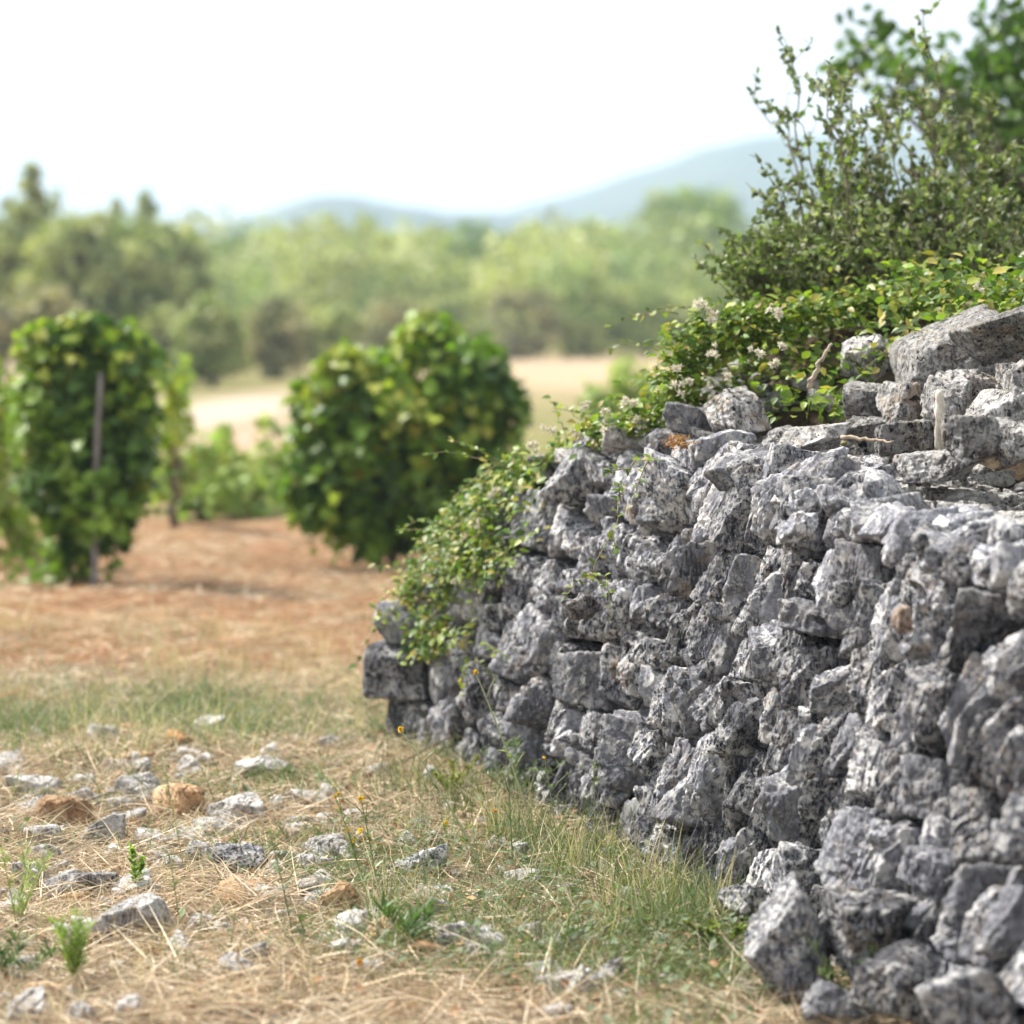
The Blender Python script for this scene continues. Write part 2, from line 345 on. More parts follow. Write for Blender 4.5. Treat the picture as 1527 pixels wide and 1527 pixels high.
def haze_box():
    lo = np.array([-1990, -30, -12.]); hi = np.array([1990, 2150, 108.])
    V = [[(lo, hi)[i][0], (lo, hi)[j][1], (lo, hi)[k][2]] for i in (0, 1) for j in (0, 1) for k in (0, 1)]
    F = [[0, 1, 3], [0, 3, 2], [4, 6, 7], [4, 7, 5], [0, 4, 5], [0, 5, 1], [2, 3, 7], [2, 7, 6], [0, 2, 6], [0, 6, 4], [1, 5, 7], [1, 7, 3]]
    m = bpy.data.materials.new('haze_air'); m.use_nodes = True; t = m.node_tree; t.nodes.clear()
    o = t.nodes.new('ShaderNodeOutputMaterial'); pv = t.nodes.new('ShaderNodeVolumePrincipled')
    pv.inputs['Color'].default_value = (.62, .79, 1.0, 1); pv.inputs['Density'].default_value = .00060; pv.inputs['Anisotropy'].default_value = .2
    t.links.new(pv.outputs[0], o.inputs['Volume'])
    tag(build('haze', V, F, m, smooth=False), kind='stuff')
haze_box()

# ------------------------------------------------------------------ stone shapes
def ico(level):
    bm = bmesh.new(); bmesh.ops.create_icosphere(bm, subdivisions=level, radius=1.0)
    V = np.array([v.co[:] for v in bm.verts]); F = np.array([[v.index for v in f.verts] for f in bm.faces]); bm.free(); return unit(V), F
ICO = {k: ico(k) for k in (3, 4, 5, 6)}       # 162 / 642 / 2562 / 10242 vertices
def carve(level, ax, planes_n, planes_d, frame, p=14., rough=1.0, seed=0., flute=1.0):
    """a solid bounded by planes (normal, distance), edges rounded by a p-norm, weathered by noise.
    ax: half sizes, used to spread the vertices; frame: 3x3 rows = stone axes in world; returns local vertices"""
    D, F = ICO[level]; D = unit(D * np.asarray(ax)) @ frame
    q = np.maximum(D @ planes_n.T, 0) / planes_d[None]
    r = np.power(np.sum(np.power(q, p), 1), -1 / p)
    V = D * r[:, None]; s = float(np.mean(ax)); o = seed * 13.7
    d = .075 * s * fbm(V / s * .8 + o, 3) + .035 * s * fbm(V / s * 2.6 + o + 5, 3)
    fl = V @ frame.T; fl = np.stack([fl[:, 0] + .25 * fl[:, 2], fl[:, 1], fl[:, 2] * .25], -1)
    wob = fbm(V * 9 + o, 3)
    h = fl[:, 0] * 26 + 1.5 * wob + o; d += flute * .008 * ((h - np.floor(h)) - .5) * np.clip(.6 + 1.4 * perlin(V * 11 + o), 0, 1.3)      # splits along the bedding
    d += flute * (.006 * (ridged(fl * 27 + o, 3) - .62) + .005 * (ridged(fl * 75 + o, 2) - .6))
    ho = np.clip(perlin(V * 30 + o + 31) - .30, 0, 1); d -= .028 * ho * min(1, s / .08)
    d += .006 * fbm(V * 70 + o, 2)
    return V + D * (d * rough)[:, None], F
def rock(level, ax, rot, seed, npl=11, p=30., rough=1.0, flute=.8, boxy=0.0):
    rr = np.random.default_rng(int(seed * 1000) + 5); ax = np.asarray(ax, float)
    N = unit(rr.normal(size=(npl, 3))); d = np.sqrt(((N * ax) ** 2).sum(1)) * rr.uniform(.62, .96, npl)
    B = np.concatenate([np.eye(3), -np.eye(3)]); bd = np.concatenate([ax, ax]) * (rr.uniform(.88, 1.05, 6) if boxy else rr.uniform(.98, 1.2, 6))
    if boxy: N = N[:3]; d = d[:3] * 1.2
    N = np.concatenate([N, B]); d = np.concatenate([d, bd]); M = np.array(Matrix.Identity(3)) if rot is None else np.array(rot.to_matrix())
    return carve(level, ax, N @ M.T, d, M.T, p, rough, seed, flute)
from mathutils import Euler
def tintv(n, r, g, b, a=None): return np.tile(np.array([r, g, b, (r * 7.31 + g * 3.7 + b * 5.1) % 1.0 if a is None else a], np.float32), (n, 1))

# ------------------------------------------------------------------ the dry stone wall
BASE = np.array([[-.41, 9.74], [-.16, 9.10], [.02, 8.62], [.20, 8.15], [.38, 7.55], [.55, 6.95], [.70, 6.40], [.83, 5.85], [1.00, 5.10], [1.22, 4.2], [1.5, 3.2]])
seg = np.linalg.norm(np.diff(BASE, axis=0), axis=1); BU = np.concatenate([[0], np.cumsum(seg)])
BATTER = .20
def base_xy(u):
    u = np.asarray(u, float); e = .04
    f = lambda t: np.stack([np.interp(t, BU, BASE[:, 0]), np.interp(t, BU, BASE[:, 1])], -1)
    k = np.linspace(-.25, .25, 7); return np.mean([f(np.clip(u + t, -.0, 9)) for t in k], 0) if True else f(u)
def frame_at(u):
    a, b_ = base_xy(u - .2), base_xy(u + .2); t = unit(b_ - a); n = np.stack([t[..., 1], -t[..., 0]], -1)   # n: out of the face, to the left and the camera
    return t, n
TOPU = [-.2, 0, .25, .5, .8, 1.1, 1.6, 2.2, 3.0, 4.0, 7.0]; TOPV = [.46, .52, .72, .86, .97, 1.03, 1.08, 1.05, .97, .92, .92]
def top(u): return np.interp(u, TOPU, TOPV)
def W(u, v, w_):
    """point on the wall: u along it from its far end, v up, w into it"""
    b_ = base_xy(u); t, n = frame_at(u); k = -(BATTER * np.asarray(v) + np.asarray(w_))
    return np.stack([b_[..., 0] + n[..., 0] * k, b_[..., 1] + n[..., 1] * k, np.asarray(v) + 0 * b_[..., 0]], -1)
wall = empty('dry_stone_wall', W(np.float64(2.5), 0., 0.), 'old dry stone wall of grey weathered limestone, leaning back and ruined at its far end', 'wall')

wr = np.random.default_rng(21)
seeds = []                                            # u, v, a, b, lean, front
v = -.06
while v < 1.12:
    h = wr.uniform(.12, .215); u = -.05 - wr.uniform(0, .2)
    while u < 5.6:
        L = wr.uniform(.075, .17) if wr.random() < .8 else wr.uniform(.17, .30)
        uc = u + L / 2; vc = v + h / 2 + .022 * math.sin(uc * 2.3 + v * 9) + wr.normal(0, .034)
        if vc < top(uc) - .25 * h + wr.normal(0, .02) and uc > .02 + .04 * math.sin(v * 20):
            k = wr.random()
            if k < .16 and L > .13: # two thin slabs one on the other
                for s in (-1, 1): seeds.append([uc + wr.normal(0, .01), vc + s * h * .25, L / 2, h / 4, wr.normal(R(6), R(6)), wr.normal(0, .014)])
            elif k < .44 and L > .14:
                for s in (-1, 1): seeds.append([uc + s * L * .25, vc + wr.normal(0, .012), L / 4, h / 2, wr.normal(R(30), R(12)), wr.normal(0, .02)])
            else: seeds.append([uc, vc, L / 2, h / 2, wr.normal(R(27), R(14)), wr.normal(0, .02)])
        u += L
    v += h * .97
SD = np.array(seeds)
hx, hy = pix(W(SD[:, 0], SD[:, 1], 0.)); keep = np.ones(len(SD), bool)
for (a_, b_, sx, sy) in [(1292, 1312, 58, 46), (1462, 925, 22, 60), (1490, 1260, 26, 66), (985, 880, 30, 12), (850, 935, 16, 26), (1180, 1180, 14, 50)]: keep &= ((hx - a_) / sx) ** 2 + ((hy - b_) / sy) ** 2 > 1
SD = SD[keep]
MET = []
for s in SD:
    cs, sn = math.cos(s[4]), math.sin(s[4]); Rm = np.array([[cs, -sn], [sn, cs]])      # columns: along, up (leaning to the near end)
    Rm = np.array([[cs, sn], [-sn, cs]]); MET.append(Rm @ np.diag([1 / s[2] ** 2, 1 / s[3] ** 2]) @ Rm.T)
MET = np.array(MET)
stones = []
for i, s in enumerate(SD):
    d2 = SD[:, :2] - s[:2]; near = [j for j in np.where((np.abs(d2[:, 0]) < .65) & (np.abs(d2[:, 1]) < .40))[0] if j != i]
    t, n = frame_at(s[0]); T = np.array([t[0], t[1], 0]); Nn = unit(np.array([n[0], n[1], BATTER])); Up = np.cross(Nn, T); Up = Up if Up[2] > 0 else -Up
    N3, D3 = [], []
    for j in near:
        m = (MET[i] + MET[j]) @ d2[j] * .5; l = np.linalg.norm(m); di = .5 * (m @ d2[j]) / l
        if di > .5: continue
        m /= l; tw = wr.normal(0, .10)                                    # joints are not quite square to the face
        N3.append(unit(m[0] * T + m[1] * Up + (tw + .10) * Nn)); D3.append(max(di - (wr.uniform(-.001, .003) if wr.random() < .70 else wr.uniform(.012, .030)), .012))
    a, b_ = s[2], s[3]; dep = .05
    for sg, ax_, dd in ((1, T, a * 1.25), (-1, T, a * 1.25), (1, Up, b_ * wr.uniform(1.15, 1.5)), (-1, Up, b_ * 1.35)): N3.append(sg * ax_); D3.append(dd)
    N3.append(unit(Nn + T * wr.normal(-.15, .42) + Up * wr.normal(.10, .20))); D3.append(dep + .012 + s[5])
    sg = -1 if wr.random() < .5 else 1; N3.append(unit(Nn + T * sg * wr.uniform(.35, 1.0) + Up * wr.normal(.05, .2))); D3.append(dep + s[5] + wr.uniform(.0, .02) - .006)
    N3.append(-Nn); D3.append(.11)
    for k in range(wr.integers(1, 4)):
        cd = unit(Nn * wr.uniform(.5, 1.2) + T * wr.normal(0, .9) + Up * wr.normal(.1, .55)); N3.append(cd)
        D3.append(math.sqrt((a * (cd @ T)) ** 2 + (b_ * (cd @ Up)) ** 2 + (.065 * (cd @ Nn)) ** 2) * wr.uniform(.70, 1.0))
    ctr = W(s[0], s[1], dep - .01)
    fr = np.array([T * math.cos(s[4]) - Up * math.sin(s[4]), Nn, Up * math.cos(s[4]) + T * math.sin(s[4])])
    X_, Y_ = pix(ctr); vis = -60 < X_[0] < 1600 and 400 < Y_[0] < 1650
    stones.append(dict(c=ctr, ax=(a, .075, b_), N=np.array(N3), D=np.array(D3), fr=fr, seed=float(i) * .37, vis=vis, area=a * b_ / ctr[1] ** 2 if vis else 0,
                       tint=(wr.random(), np.clip(.98 - .85 * s[1] + wr.normal(0, .22), .03, 1), max(0, wr.normal(.06, .12)) if wr.random() < .86 else wr.uniform(.25, .42)), corner=False))
# boulders at the foot and squared stones at the far corner
def hand_stone(px_, py_, wpx, hpx, Y, seed, tint, boxy=0., thick=None, roll=0., yaw=0., pitch=0., npl=11, rough=1., p=34.):
    c_ = at(px_, py_, Y); k = Y / FPX; ax_ = (wpx * k / 2, (thick or (wpx + hpx) * k / 2) / 2, hpx * k / 2)
    return dict(c=c_, ax=ax_, rot=Euler((R(pitch), R(roll), R(yaw))), seed=seed, boxy=boxy, tint=tint, vis=True, area=9, npl=npl, rough=rough, p=p)
foot = [hand_stone(1178, 1425, 118, 200, 6.10, 3.1, (.75, .35, .05), roll=-28, thick=.22, rough=1.2), hand_stone(1285, 1385, 140, 130, 6.08, 4.2, (.2, .85, .35), thick=.22, rough=1.2),
        hand_stone(1330, 1470, 110, 120, 5.75, 5.3, (.3, .9, .1), thick=.2), hand_stone(1440, 1500, 120, 110, 5.5, 6.9, (.6, .4, .1), roll=-20, thick=.2), hand_stone(1240, 1500, 110, 60, 5.85, 2.9, (.4, .6, .1), thick=.15),
        hand_stone(1110, 1345, 60, 60, 6.75, 7.7, (.5, .6, .1), roll=-15, thick=.12)]
corner = [hand_stone(602, 927, 72, 60, 9.66, 11.2, (.25, .75, .05), boxy=1, yaw=-12, thick=.2, rough=.45, p=18), hand_stone(600, 998, 96, 80, 9.62, 12.3, (.3, .7, .1), boxy=1, yaw=-14, thick=.22, rough=.45, p=18),
          hand_stone(618, 1066, 84, 66, 9.66, 13.4, (.15, .85, .05), boxy=1, yaw=-10, thick=.2, rough=.5, p=18)]
order = sorted(range(len(stones)), key=lambda i: -stones[i]['area']); own = set(order[:94])
rest = Geo()
for i, s in enumerate(stones):
    lv = 6 if i in own else (5 if s['vis'] else 4)
    V, F = carve(lv, s['ax'], s['N'], s['D'], s['fr'], 60., 1., s['seed'], 1.)
    if i in own: build('stone', V + s['c'], F, M_STONE, wall, tintv(len(V), *s['tint']), origin=s['c'])
    else: rest.add(V + s['c'], F, tintv(1, *s['tint'])[0])
for s in foot:
    V, F = rock(6, s['ax'], s['rot'], s['seed'], s['npl'], s['p'], s['rough']); build('stone', V + s['c'], F, M_STONE, wall, tintv(len(V), *s['tint']), origin=s['c'])
for s in corner:
    V, F = rock(6, s['ax'], s['rot'], s['seed'], 6, s['p'], s['rough'], .4, 1.0); o = build('corner_stone', V + s['c'], F, M_STONE, wall, tintv(len(V), *s['tint']), origin=s['c'])
    o['label'] = 'squared dark grey stone at the far corner'
# broken stones closing the top of the face
u = 2.3
while u < 5.5:
    sx = wr.uniform(.035, .075)
    for w_, dz in ((wr.uniform(.02, .07), -.045), (wr.uniform(.10, .19), -.02)):
        sz = wr.uniform(.032, .058); V, F = rock(5, (sx * 1.15, wr.uniform(.06, .09), sz), Euler((wr.normal(0, .15), wr.normal(0, .2), math.atan2(-.94, .33) + wr.normal(0, .3))), u * 3.7 + w_, 9, 34., .9, .9)
        rest.add(V + W(u + wr.normal(0, .02), top(u) + dz + wr.normal(0, .012), w_), F, tintv(1, wr.random(), wr.uniform(.0, .4), max(0, wr.normal(.06, .12)))[0])
    u += sx * 1.75
# small wedges between the courses
for k in range(150):
    u = wr.uniform(.1, 5.0); vv = wr.uniform(.02, 1) * (top(u) - .04); s_ = wr.uniform(.014, .034)
    V, F = rock(4, (s_ * wr.uniform(1, 1.8), s_, s_), Euler(wr.uniform(-1, 1, 3)), k * .71, 8, 10., 1., .5)
    rest.add(V + W(u, vv, wr.uniform(-.005, .035)), F, tintv(1, wr.random(), wr.uniform(.1, .7), max(0, wr.normal(.15, .2)))[0])
tag(rest.build('packing_stone', M_STONE, wall), kind='stuff')
for (a_, b_, w_, h_, Y, tn, sd_) in [(1347, 925, 34, 44, 6.12, (.8, .0, .7), 3.3), (1360, 965, 40, 36, 6.12, (.7, .1, .3), 4.4), (1195, 790, 60, 46, 6.78, (1., .0, .1), 5.5), (870, 905, 60, 40, 8.0, (.3, .5, .5), 6.6), (1315, 1245, 34, 50, 6.2, (.95, .0, .2), 7.7)]:
    k_ = hand_stone(a_, b_, w_, h_, Y, sd_, tn, thick=.1); V, F = rock(5, k_['ax'], k_['rot'], sd_); build('stone', V + k_['c'], F, M_STONE, wall, tintv(len(V), *tn, .2), origin=k_['c'])
# dark earth and rubble core behind the face
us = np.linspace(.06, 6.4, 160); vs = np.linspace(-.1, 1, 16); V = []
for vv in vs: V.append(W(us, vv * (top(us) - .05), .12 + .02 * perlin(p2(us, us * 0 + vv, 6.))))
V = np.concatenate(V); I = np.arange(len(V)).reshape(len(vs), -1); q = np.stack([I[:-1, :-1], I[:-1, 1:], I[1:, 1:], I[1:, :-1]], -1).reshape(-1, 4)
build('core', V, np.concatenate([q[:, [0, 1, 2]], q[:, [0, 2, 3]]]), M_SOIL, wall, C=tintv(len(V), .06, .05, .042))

# the earth mound the wall holds back
def mound_z(u, w_):
    t_ = top(u) - .05; t_ = np.where(u < .1, t_ * sstep(-.30, .1, u), t_)
    w0 = np.interp(u, [1, 1.6, 2.3, 3, 4.5], [.02, .22, .50, .80, 1.0])
    z = t_ + (.36 * sstep(w0, w0 + .62, w_) + .10 * sstep(.9, 1.8, w_)) * sstep(.5, 1.3, u) - 1.5 * sstep(2.2, 4.2, w_)
    return z
us = np.linspace(-.4, 7, 180); ws = np.linspace(.07, 4.4, 70); UU, WW = np.meshgrid(us, ws); WW = WW + .45 * (1 - sstep(-.2, .14, UU))
t0, n0 = frame_at(np.clip(UU, .1, 6.9)); b0 = base_xy(np.clip(UU, 0.0, 7)); t0 = t0; ex = np.minimum(UU, 0)
ZZ = mound_z(UU, WW) ; ZZ = ZZ + .03 * fbm(p2(UU, WW, 4.), 3).reshape(ZZ.shape)
kk = -(BATTER * np.clip(ZZ, 0, 1.05) + WW)
V = np.stack([b0[..., 0] + n0[..., 0] * kk + t0[..., 0] * ex, b0[..., 1] + n0[..., 1] * kk + t0[..., 1] * ex, np.maximum(ZZ, -.1)], -1).reshape(-1, 3)
I = np.arange(len(V)).reshape(len(ws), -1); q = np.stack([I[:-1, :-1], I[:-1, 1:], I[1:, 1:], I[1:, :-1]], -1).reshape(-1, 4)
mc = lerp(np.tile([.11, .085, .06], (len(V), 1)), np.array([.24, .20, .16]), sstep(-.1, .3, perlin(p2(UU.ravel(), WW.ravel(), 5.))))
tag(build('earth_mound', V, np.concatenate([q[:, [0, 1, 2]], q[:, [0, 2, 3]]]), M_SOIL, C=mc), kind='structure')
def mound_pt(u, w_, up=0.):
    u = np.asarray(u, float); z = mound_z(u, w_); kk = -(BATTER * np.clip(z, 0, 1.05) + w_); t_, n_ = frame_at(np.clip(u, .1, 6.9)); b_ = base_xy(np.clip(u, 0, 7))
    return np.stack([b_[..., 0] + n_[..., 0] * kk, b_[..., 1] + n_[..., 1] * kk, z + up], -1)

# ------------------------------------------------------------------ loose stones on the wall top
def loose(name, s, label, cat='stone', group=None, level=6, mat=None):
    V, F = rock(level, s['ax'], s['rot'], s['seed'], s['npl'], s['p'], s['rough'], .7, s['boxy'])
    return tag(build(name, V + s['c'], F, mat or M_STONE, None, tintv(len(V), *s['tint']), origin=s['c']), label, cat, group)
G_TOP = 'loose stones heaped on the wall'
PILE = [  # px, py, w, h, distance, seed, tint, extra, label
    ((1435, 540, 265, 125, 7.35, 21.1, (.45, .12, .10)), dict(roll=-24, thick=.42, rough=.7, p=16), 'biggest boulder of the heap on the wall, pitted grey and sloping up to the right'),
    ((1512, 500, 150, 62, 7.10, 22.2, (.35, .3, .30)), dict(roll=-18, thick=.3, rough=.8), 'brown overhanging slab resting on the biggest boulder'),
    ((1490, 553, 105, 42, 7.12, 23.3, (.3, .25, .42)), dict(roll=-14, thick=.2), 'rusty brown stone wedged under the overhanging slab'),
    ((1300, 534, 84, 86, 7.75, 24.4, (.9, .05, .03)), dict(thick=.18), 'pale upright stone half hidden in the green creeper beside the dry stick'),
    ((1300, 598, 105, 60, 7.35, 25.5, (.6, .15, .05)), dict(roll=-20, thick=.22), 'flat light grey stone under the pale upright stone'),
    ((1348, 610, 70, 70, 7.15, 26.6, (.4, .3, .32)), dict(thick=.16), 'brownish stone wedged below the left end of the biggest boulder'),
    ((1412, 608, 74, 128, 6.95, 27.7, (.8, .12, .16)), dict(roll=18, thick=.18, rough=.8), 'tall speckled grey stone standing beside the weathered wood splinter'),
    ((1468, 577, 62, 38, 7.0, 28.8, (.5, .3, .5)), dict(thick=.13), 'small rusty stone in the heap under the big boulder'),
    ((1510, 572, 52, 56, 6.85, 29.9, (.85, .5, .0)), dict(thick=.14), 'small white and black stone at the right edge of the heap'),
    ((1492, 628, 140, 84, 6.72, 31.2, (1., .32, .02)), dict(thick=.24, rough=.8), 'whitest stone of the heap, dotted with black lichen'),
    ((1452, 664, 92, 78, 6.45, 32.3, (.15, .4, .25)), dict(thick=.18), 'dark brown rounded stone in front of the whitest stone'),
    ((1522, 660, 70, 70, 6.4, 33.4, (.7, .5, .05)), dict(thick=.16), 'mottled grey stone cut by the right edge of the picture'),
    ((1358, 655, 96, 50, 6.95, 34.5, (.1, .55, .18)), dict(thick=.2), 'low dark stone with cream speckles on the wall top'),
    ((1285, 640, 62, 32, 7.2, 35.6, (.3, .35, .12)), dict(thick=.14), 'small dark flat stone just left of the speckled low stone'),
    ((1218, 655, 120, 34, 7.3, 36.7, (1., .0, .0)), dict(roll=-6, thick=.2, rough=.7), 'bright white flat slab lying on the wall top'),
    ((1165, 660, 90, 36, 7.45, 37.8, (.3, .4, .0)), dict(roll=-12, thick=.16), 'bluish grey stone tucked under the bright white slab'),
    ((1395, 696, 130, 40, 6.6, 38.9, (.6, .25, .04)), dict(roll=-4, thick=.24, rough=.8), 'long smooth grey slab lying at the front of the wall top'),
    ((1090, 612, 118, 62, 8.1, 39.1, (.55, .2, .18)), dict(roll=-6, thick=.22, rough=.8), 'long layered stone surrounded by green creeper'),
    ((722, 748, 60, 40, 9.42, 41.1, (.9, .05, .12)), dict(thick=.16, roll=-30), 'pale stone poking out of the creeper at the ruined end of the wall'),
    ((1530, 570, 50, 90, 6.7, 42.1, (.7, .3, .0)), dict(thick=.2), 'grey block at the picture edge behind the mottled stone'),
]
for a_, k_, lab in PILE:
    a_ = list(a_); a_[4] += .62 if a_[0] > 1250 else (.3 if a_[0] > 1150 else 0); loose('loose_stone', hand_stone(*a_, **k_), lab, group=G_TOP, mat=M_PIT)
pr = np.random.default_rng(5)
for k in range(300):                                  # flat rubble paving the top
    u = pr.uniform(1.0, 4.9) if k < 190 else pr.uniform(2.5, 4.6); w_ = pr.uniform(.04, .35 + .12 * u) if k < 190 else pr.uniform(.12, .62); c_ = mound_pt(u, w_, .0); s_ = .028 * math.exp(pr.uniform(0, 1.15 if u < 2.6 else .6)); w_ = max(w_, .10 if u > 2.6 else 0); c_ = mound_pt(u, w_, .0)
    st = dict(c=c_ + np.array([0, 0, .012]), ax=(s_ * pr.uniform(1, 1.7), s_ * pr.uniform(.8, 1.3), s_ * pr.uniform(.35, .6)), rot=Euler((pr.normal(0, .2), pr.normal(0, .2), pr.uniform(0, 6))), seed=50 + k * .77,
              boxy=0, tint=(pr.uniform(.5, 1), pr.uniform(0, .3), min(.22, max(0, pr.normal(.1, .12)))), npl=10, rough=.9, p=30.)
    loose('rubble_stone', st, 'small flat bleached rubble stone bedded in the top of the wall', 'stone', 'rubble bedded along the wall top', 5, M_PIT if k % 3 else M_PALE)

mg = Geo(); c_ = at(1012, 660, 7.72); mr = np.random.default_rng(8); n = 150; LP = c_ + mr.normal(0, 1, (n, 3)) * np.array([.020, .02, .006])
leaves(mg, LP, mr.normal(size=(n, 3)) + [0, 0, .3], mr.normal(size=(n, 3)), mr.uniform(.008, .022, n), pick(np.array([[.34, .17, .05], [.26, .13, .05], [.42, .25, .08]]), n), 'narrow')
tag(mg.build('moss', M_PETAL, origin=c_), 'rusty brown dry moss tuft on the pointed stone at the wall top', 'moss')
# ------------------------------------------------------------------ stones lying in the grass
G_GR = 'stones lying in the dry grass'
GS = [  # px, bottom y, w, h, seed, tint, roll, label
    (268, 1222, 92, 62, 1.7, (.7, .0, .92), -18, 'orange tilted block of stone, largest orange stone in the grass'),
    (85, 1240, 105, 60, 2.6, (.4, .1, .85), 6, 'rusty orange stone with a dark hollow near the left edge'),
    (208, 1200, 72, 48, 3.5, (1., .0, .36), 0, 'pinkish cream rounded stone left of the orange tilted block'),
    (150, 1262, 66, 46, 4.4, (.6, .15, .1), 0, 'grey pointed stone in front of the rusty hollow stone'),
    (345, 1232, 95, 46, 5.3, (1., .0, .0), -8, 'pale bluish stone right of the orange tilted block'),
    (385, 1165, 96, 34, 6.2, (1., .0, .05), -14, 'pale long stone lying beside the dark twig'),
    (278, 1155, 44, 28, 7.1, (1., .0, .0), 0, 'small white stone behind the orange tilted block'),
    (455, 1203, 80, 28, 8.0, (.7, .2, .0), -6, 'flat grey slab with a dark front edge in the grass'),
    (265, 1128, 42, 46, 9.9, (.8, .0, .95), 20, 'small bright orange stone farthest back in the grass'),
    (365, 1305, 88, 48, 10.8, (.25, .45, .12), 8, 'dark grey angular stone with split faces'),
    (478, 1288, 84, 50, 11.7, (.4, .2, .38), -10, 'brownish grey stone right of the dark angular stone'),
    (522, 1290, 30, 36, 12.6, (1., .0, .0), 0, 'small upright white stone by the yellow flowers'),
    (112, 1340, 118, 38, 13.5, (.2, .35, .40), 3, 'flat dark brown slab near the left edge'),
    (42, 1325, 56, 40, 14.4, (1., .0, .0), 0, 'white stone left of the flat brown slab'),
    (205, 1400, 140, 54, 15.3, (.8, .05, .22), 0, 'broad low rough stone half buried under straw'),
    (266, 1425, 48, 32, 16.2, (1., .05, .05), 0, 'small chalky stone right of the broad half buried stone'),
    (36, 1540, 76, 66, 17.1, (1., .0, .0), 0, 'white stone in the bottom left corner'),
    (118, 1530, 54, 42, 18.9, (1., .0, .02), 0, 'small white stone next to the corner stone at the bottom'),
    (190, 1520, 52, 36, 19.8, (.9, .05, .04), 0, 'greyish white stone, rightmost of the three along the bottom left'),
    (632, 1312, 90, 50, 20.7, (.55, .4, .16), -20, 'black speckled grey stone near the middle of the grass'),
    (512, 1365, 62, 56, 21.6, (.5, .0, .95), 35, 'orange jagged stone behind the white and ochre stone'),
    (528, 1405, 66, 54, 22.5, (1., .05, .08), -20, 'whitish stone leaning on an ochre stone'),
    (572, 1408, 52, 50, 23.4, (.8, .0, .9), 15, 'ochre stone touching the whitish leaning stone'),
    (690, 1412, 62, 34, 24.3, (1., .0, .04), 0, 'pale flat stone among the green weeds'),
    (862, 1490, 44, 50, 25.2, (1., .0, .10), 10, 'cream rounded stone at the bottom below the wall'),
    (905, 1480, 60, 36, 26.1, (.5, .3, .1), -20, 'grey stone touching the cream rounded stone'),
    (305, 1100, 54, 34, 27.9, (1., .0, .08), 0, 'pale stone right of the small bright orange stone'),
    (52, 1192, 92, 32, 28.8, (.9, .0, .02), 0, 'flat pale stone behind the rusty hollow stone'),
    (248, 1300, 56, 30, 29.7, (.9, .05, .05), 0, 'light grey stone above the broad half buried stone'),
    (700, 1240, 70, 22, 30.6, (.6, .1, .75), -10, 'thin reddish slab in the grass near the foot of the wall'),
    (490, 1120, 40, 22, 31.5, (.9, .0, .1), 0, 'small pale stone near the far corner of the wall'),
    (205, 1160, 46, 26, 32.4, (.9, .0, .3), 0, 'small cream stone behind the pinkish rounded stone'),
    (440, 1255, 40, 24, 33.3, (.8, .1, .1), 0, 'small grey stone between the slab and the brownish stone'),
]
def on_ground(px_, py_):
    p_ = ground_at(px_, py_); 
    for _ in range(3): p_ = ground_at(px_, py_, float(gh(p_[0], p_[1])))
    return p_
for (a_, b_, wp, hp, sd_, tn, ro, lab) in GS:
    g0 = on_ground(a_, b_); k = g0[1] / FPX; hz = hp * k * .92; wz = wp * k
    st = dict(c=g0 + np.array([0, wz * .35, hz * .33]), ax=(wz / 2, wz * .42, hz * .66), rot=Euler((R(random.uniform(-8, 8)), R(ro), R(random.uniform(-30, 30)))), seed=sd_, boxy=0, tint=tn, npl=12, rough=.75, p=34.)
    loose('ground_stone', st, lab, group=G_GR, mat=M_PALE if tn[1] < .25 else M_STONE)
sr = np.random.default_rng(31); n = 0
while n < 290:
    big = n >= 225; p_ = ground_at(sr.normal(300, 260), sr.normal(1215, 85)) if big else ground_at(sr.uniform(-80, 1250), sr.triangular(1000, 1230, 1560))
    if p_[2] > .01 or p_[1] > 12 or p_[1] < 5: continue
    if p_[0] > np.interp(-p_[1], -BASE[:, 1], BASE[:, 0]) - .12: continue
    s_ = .009 * math.exp(sr.uniform(1.0, 1.7) if big else sr.uniform(0, 1.5)); z = float(gh(p_[0], p_[1])); oc = sr.random() < .2
    st = dict(c=np.array([p_[0], p_[1], z + s_ * .2]), ax=(s_ * sr.uniform(.9, 1.6), s_, s_ * sr.uniform(.5, .9)), rot=Euler((sr.normal(0, .25), sr.normal(0, .25), sr.uniform(0, 6))), seed=80 + n * .61,
              boxy=0, tint=(sr.uniform(.5, 1), sr.uniform(0, .15), sr.uniform(.6, 1) if oc else sr.uniform(0, .15)), npl=9, rough=.8, p=13.)
    loose('pebble', st, 'small ochre pebble scattered in the dry grass' if oc else 'small pale limestone pebble scattered in the dry grass', 'pebble', 'ochre pebbles in the grass' if oc else 'pale pebbles in the grass', 4, M_PALE); n += 1

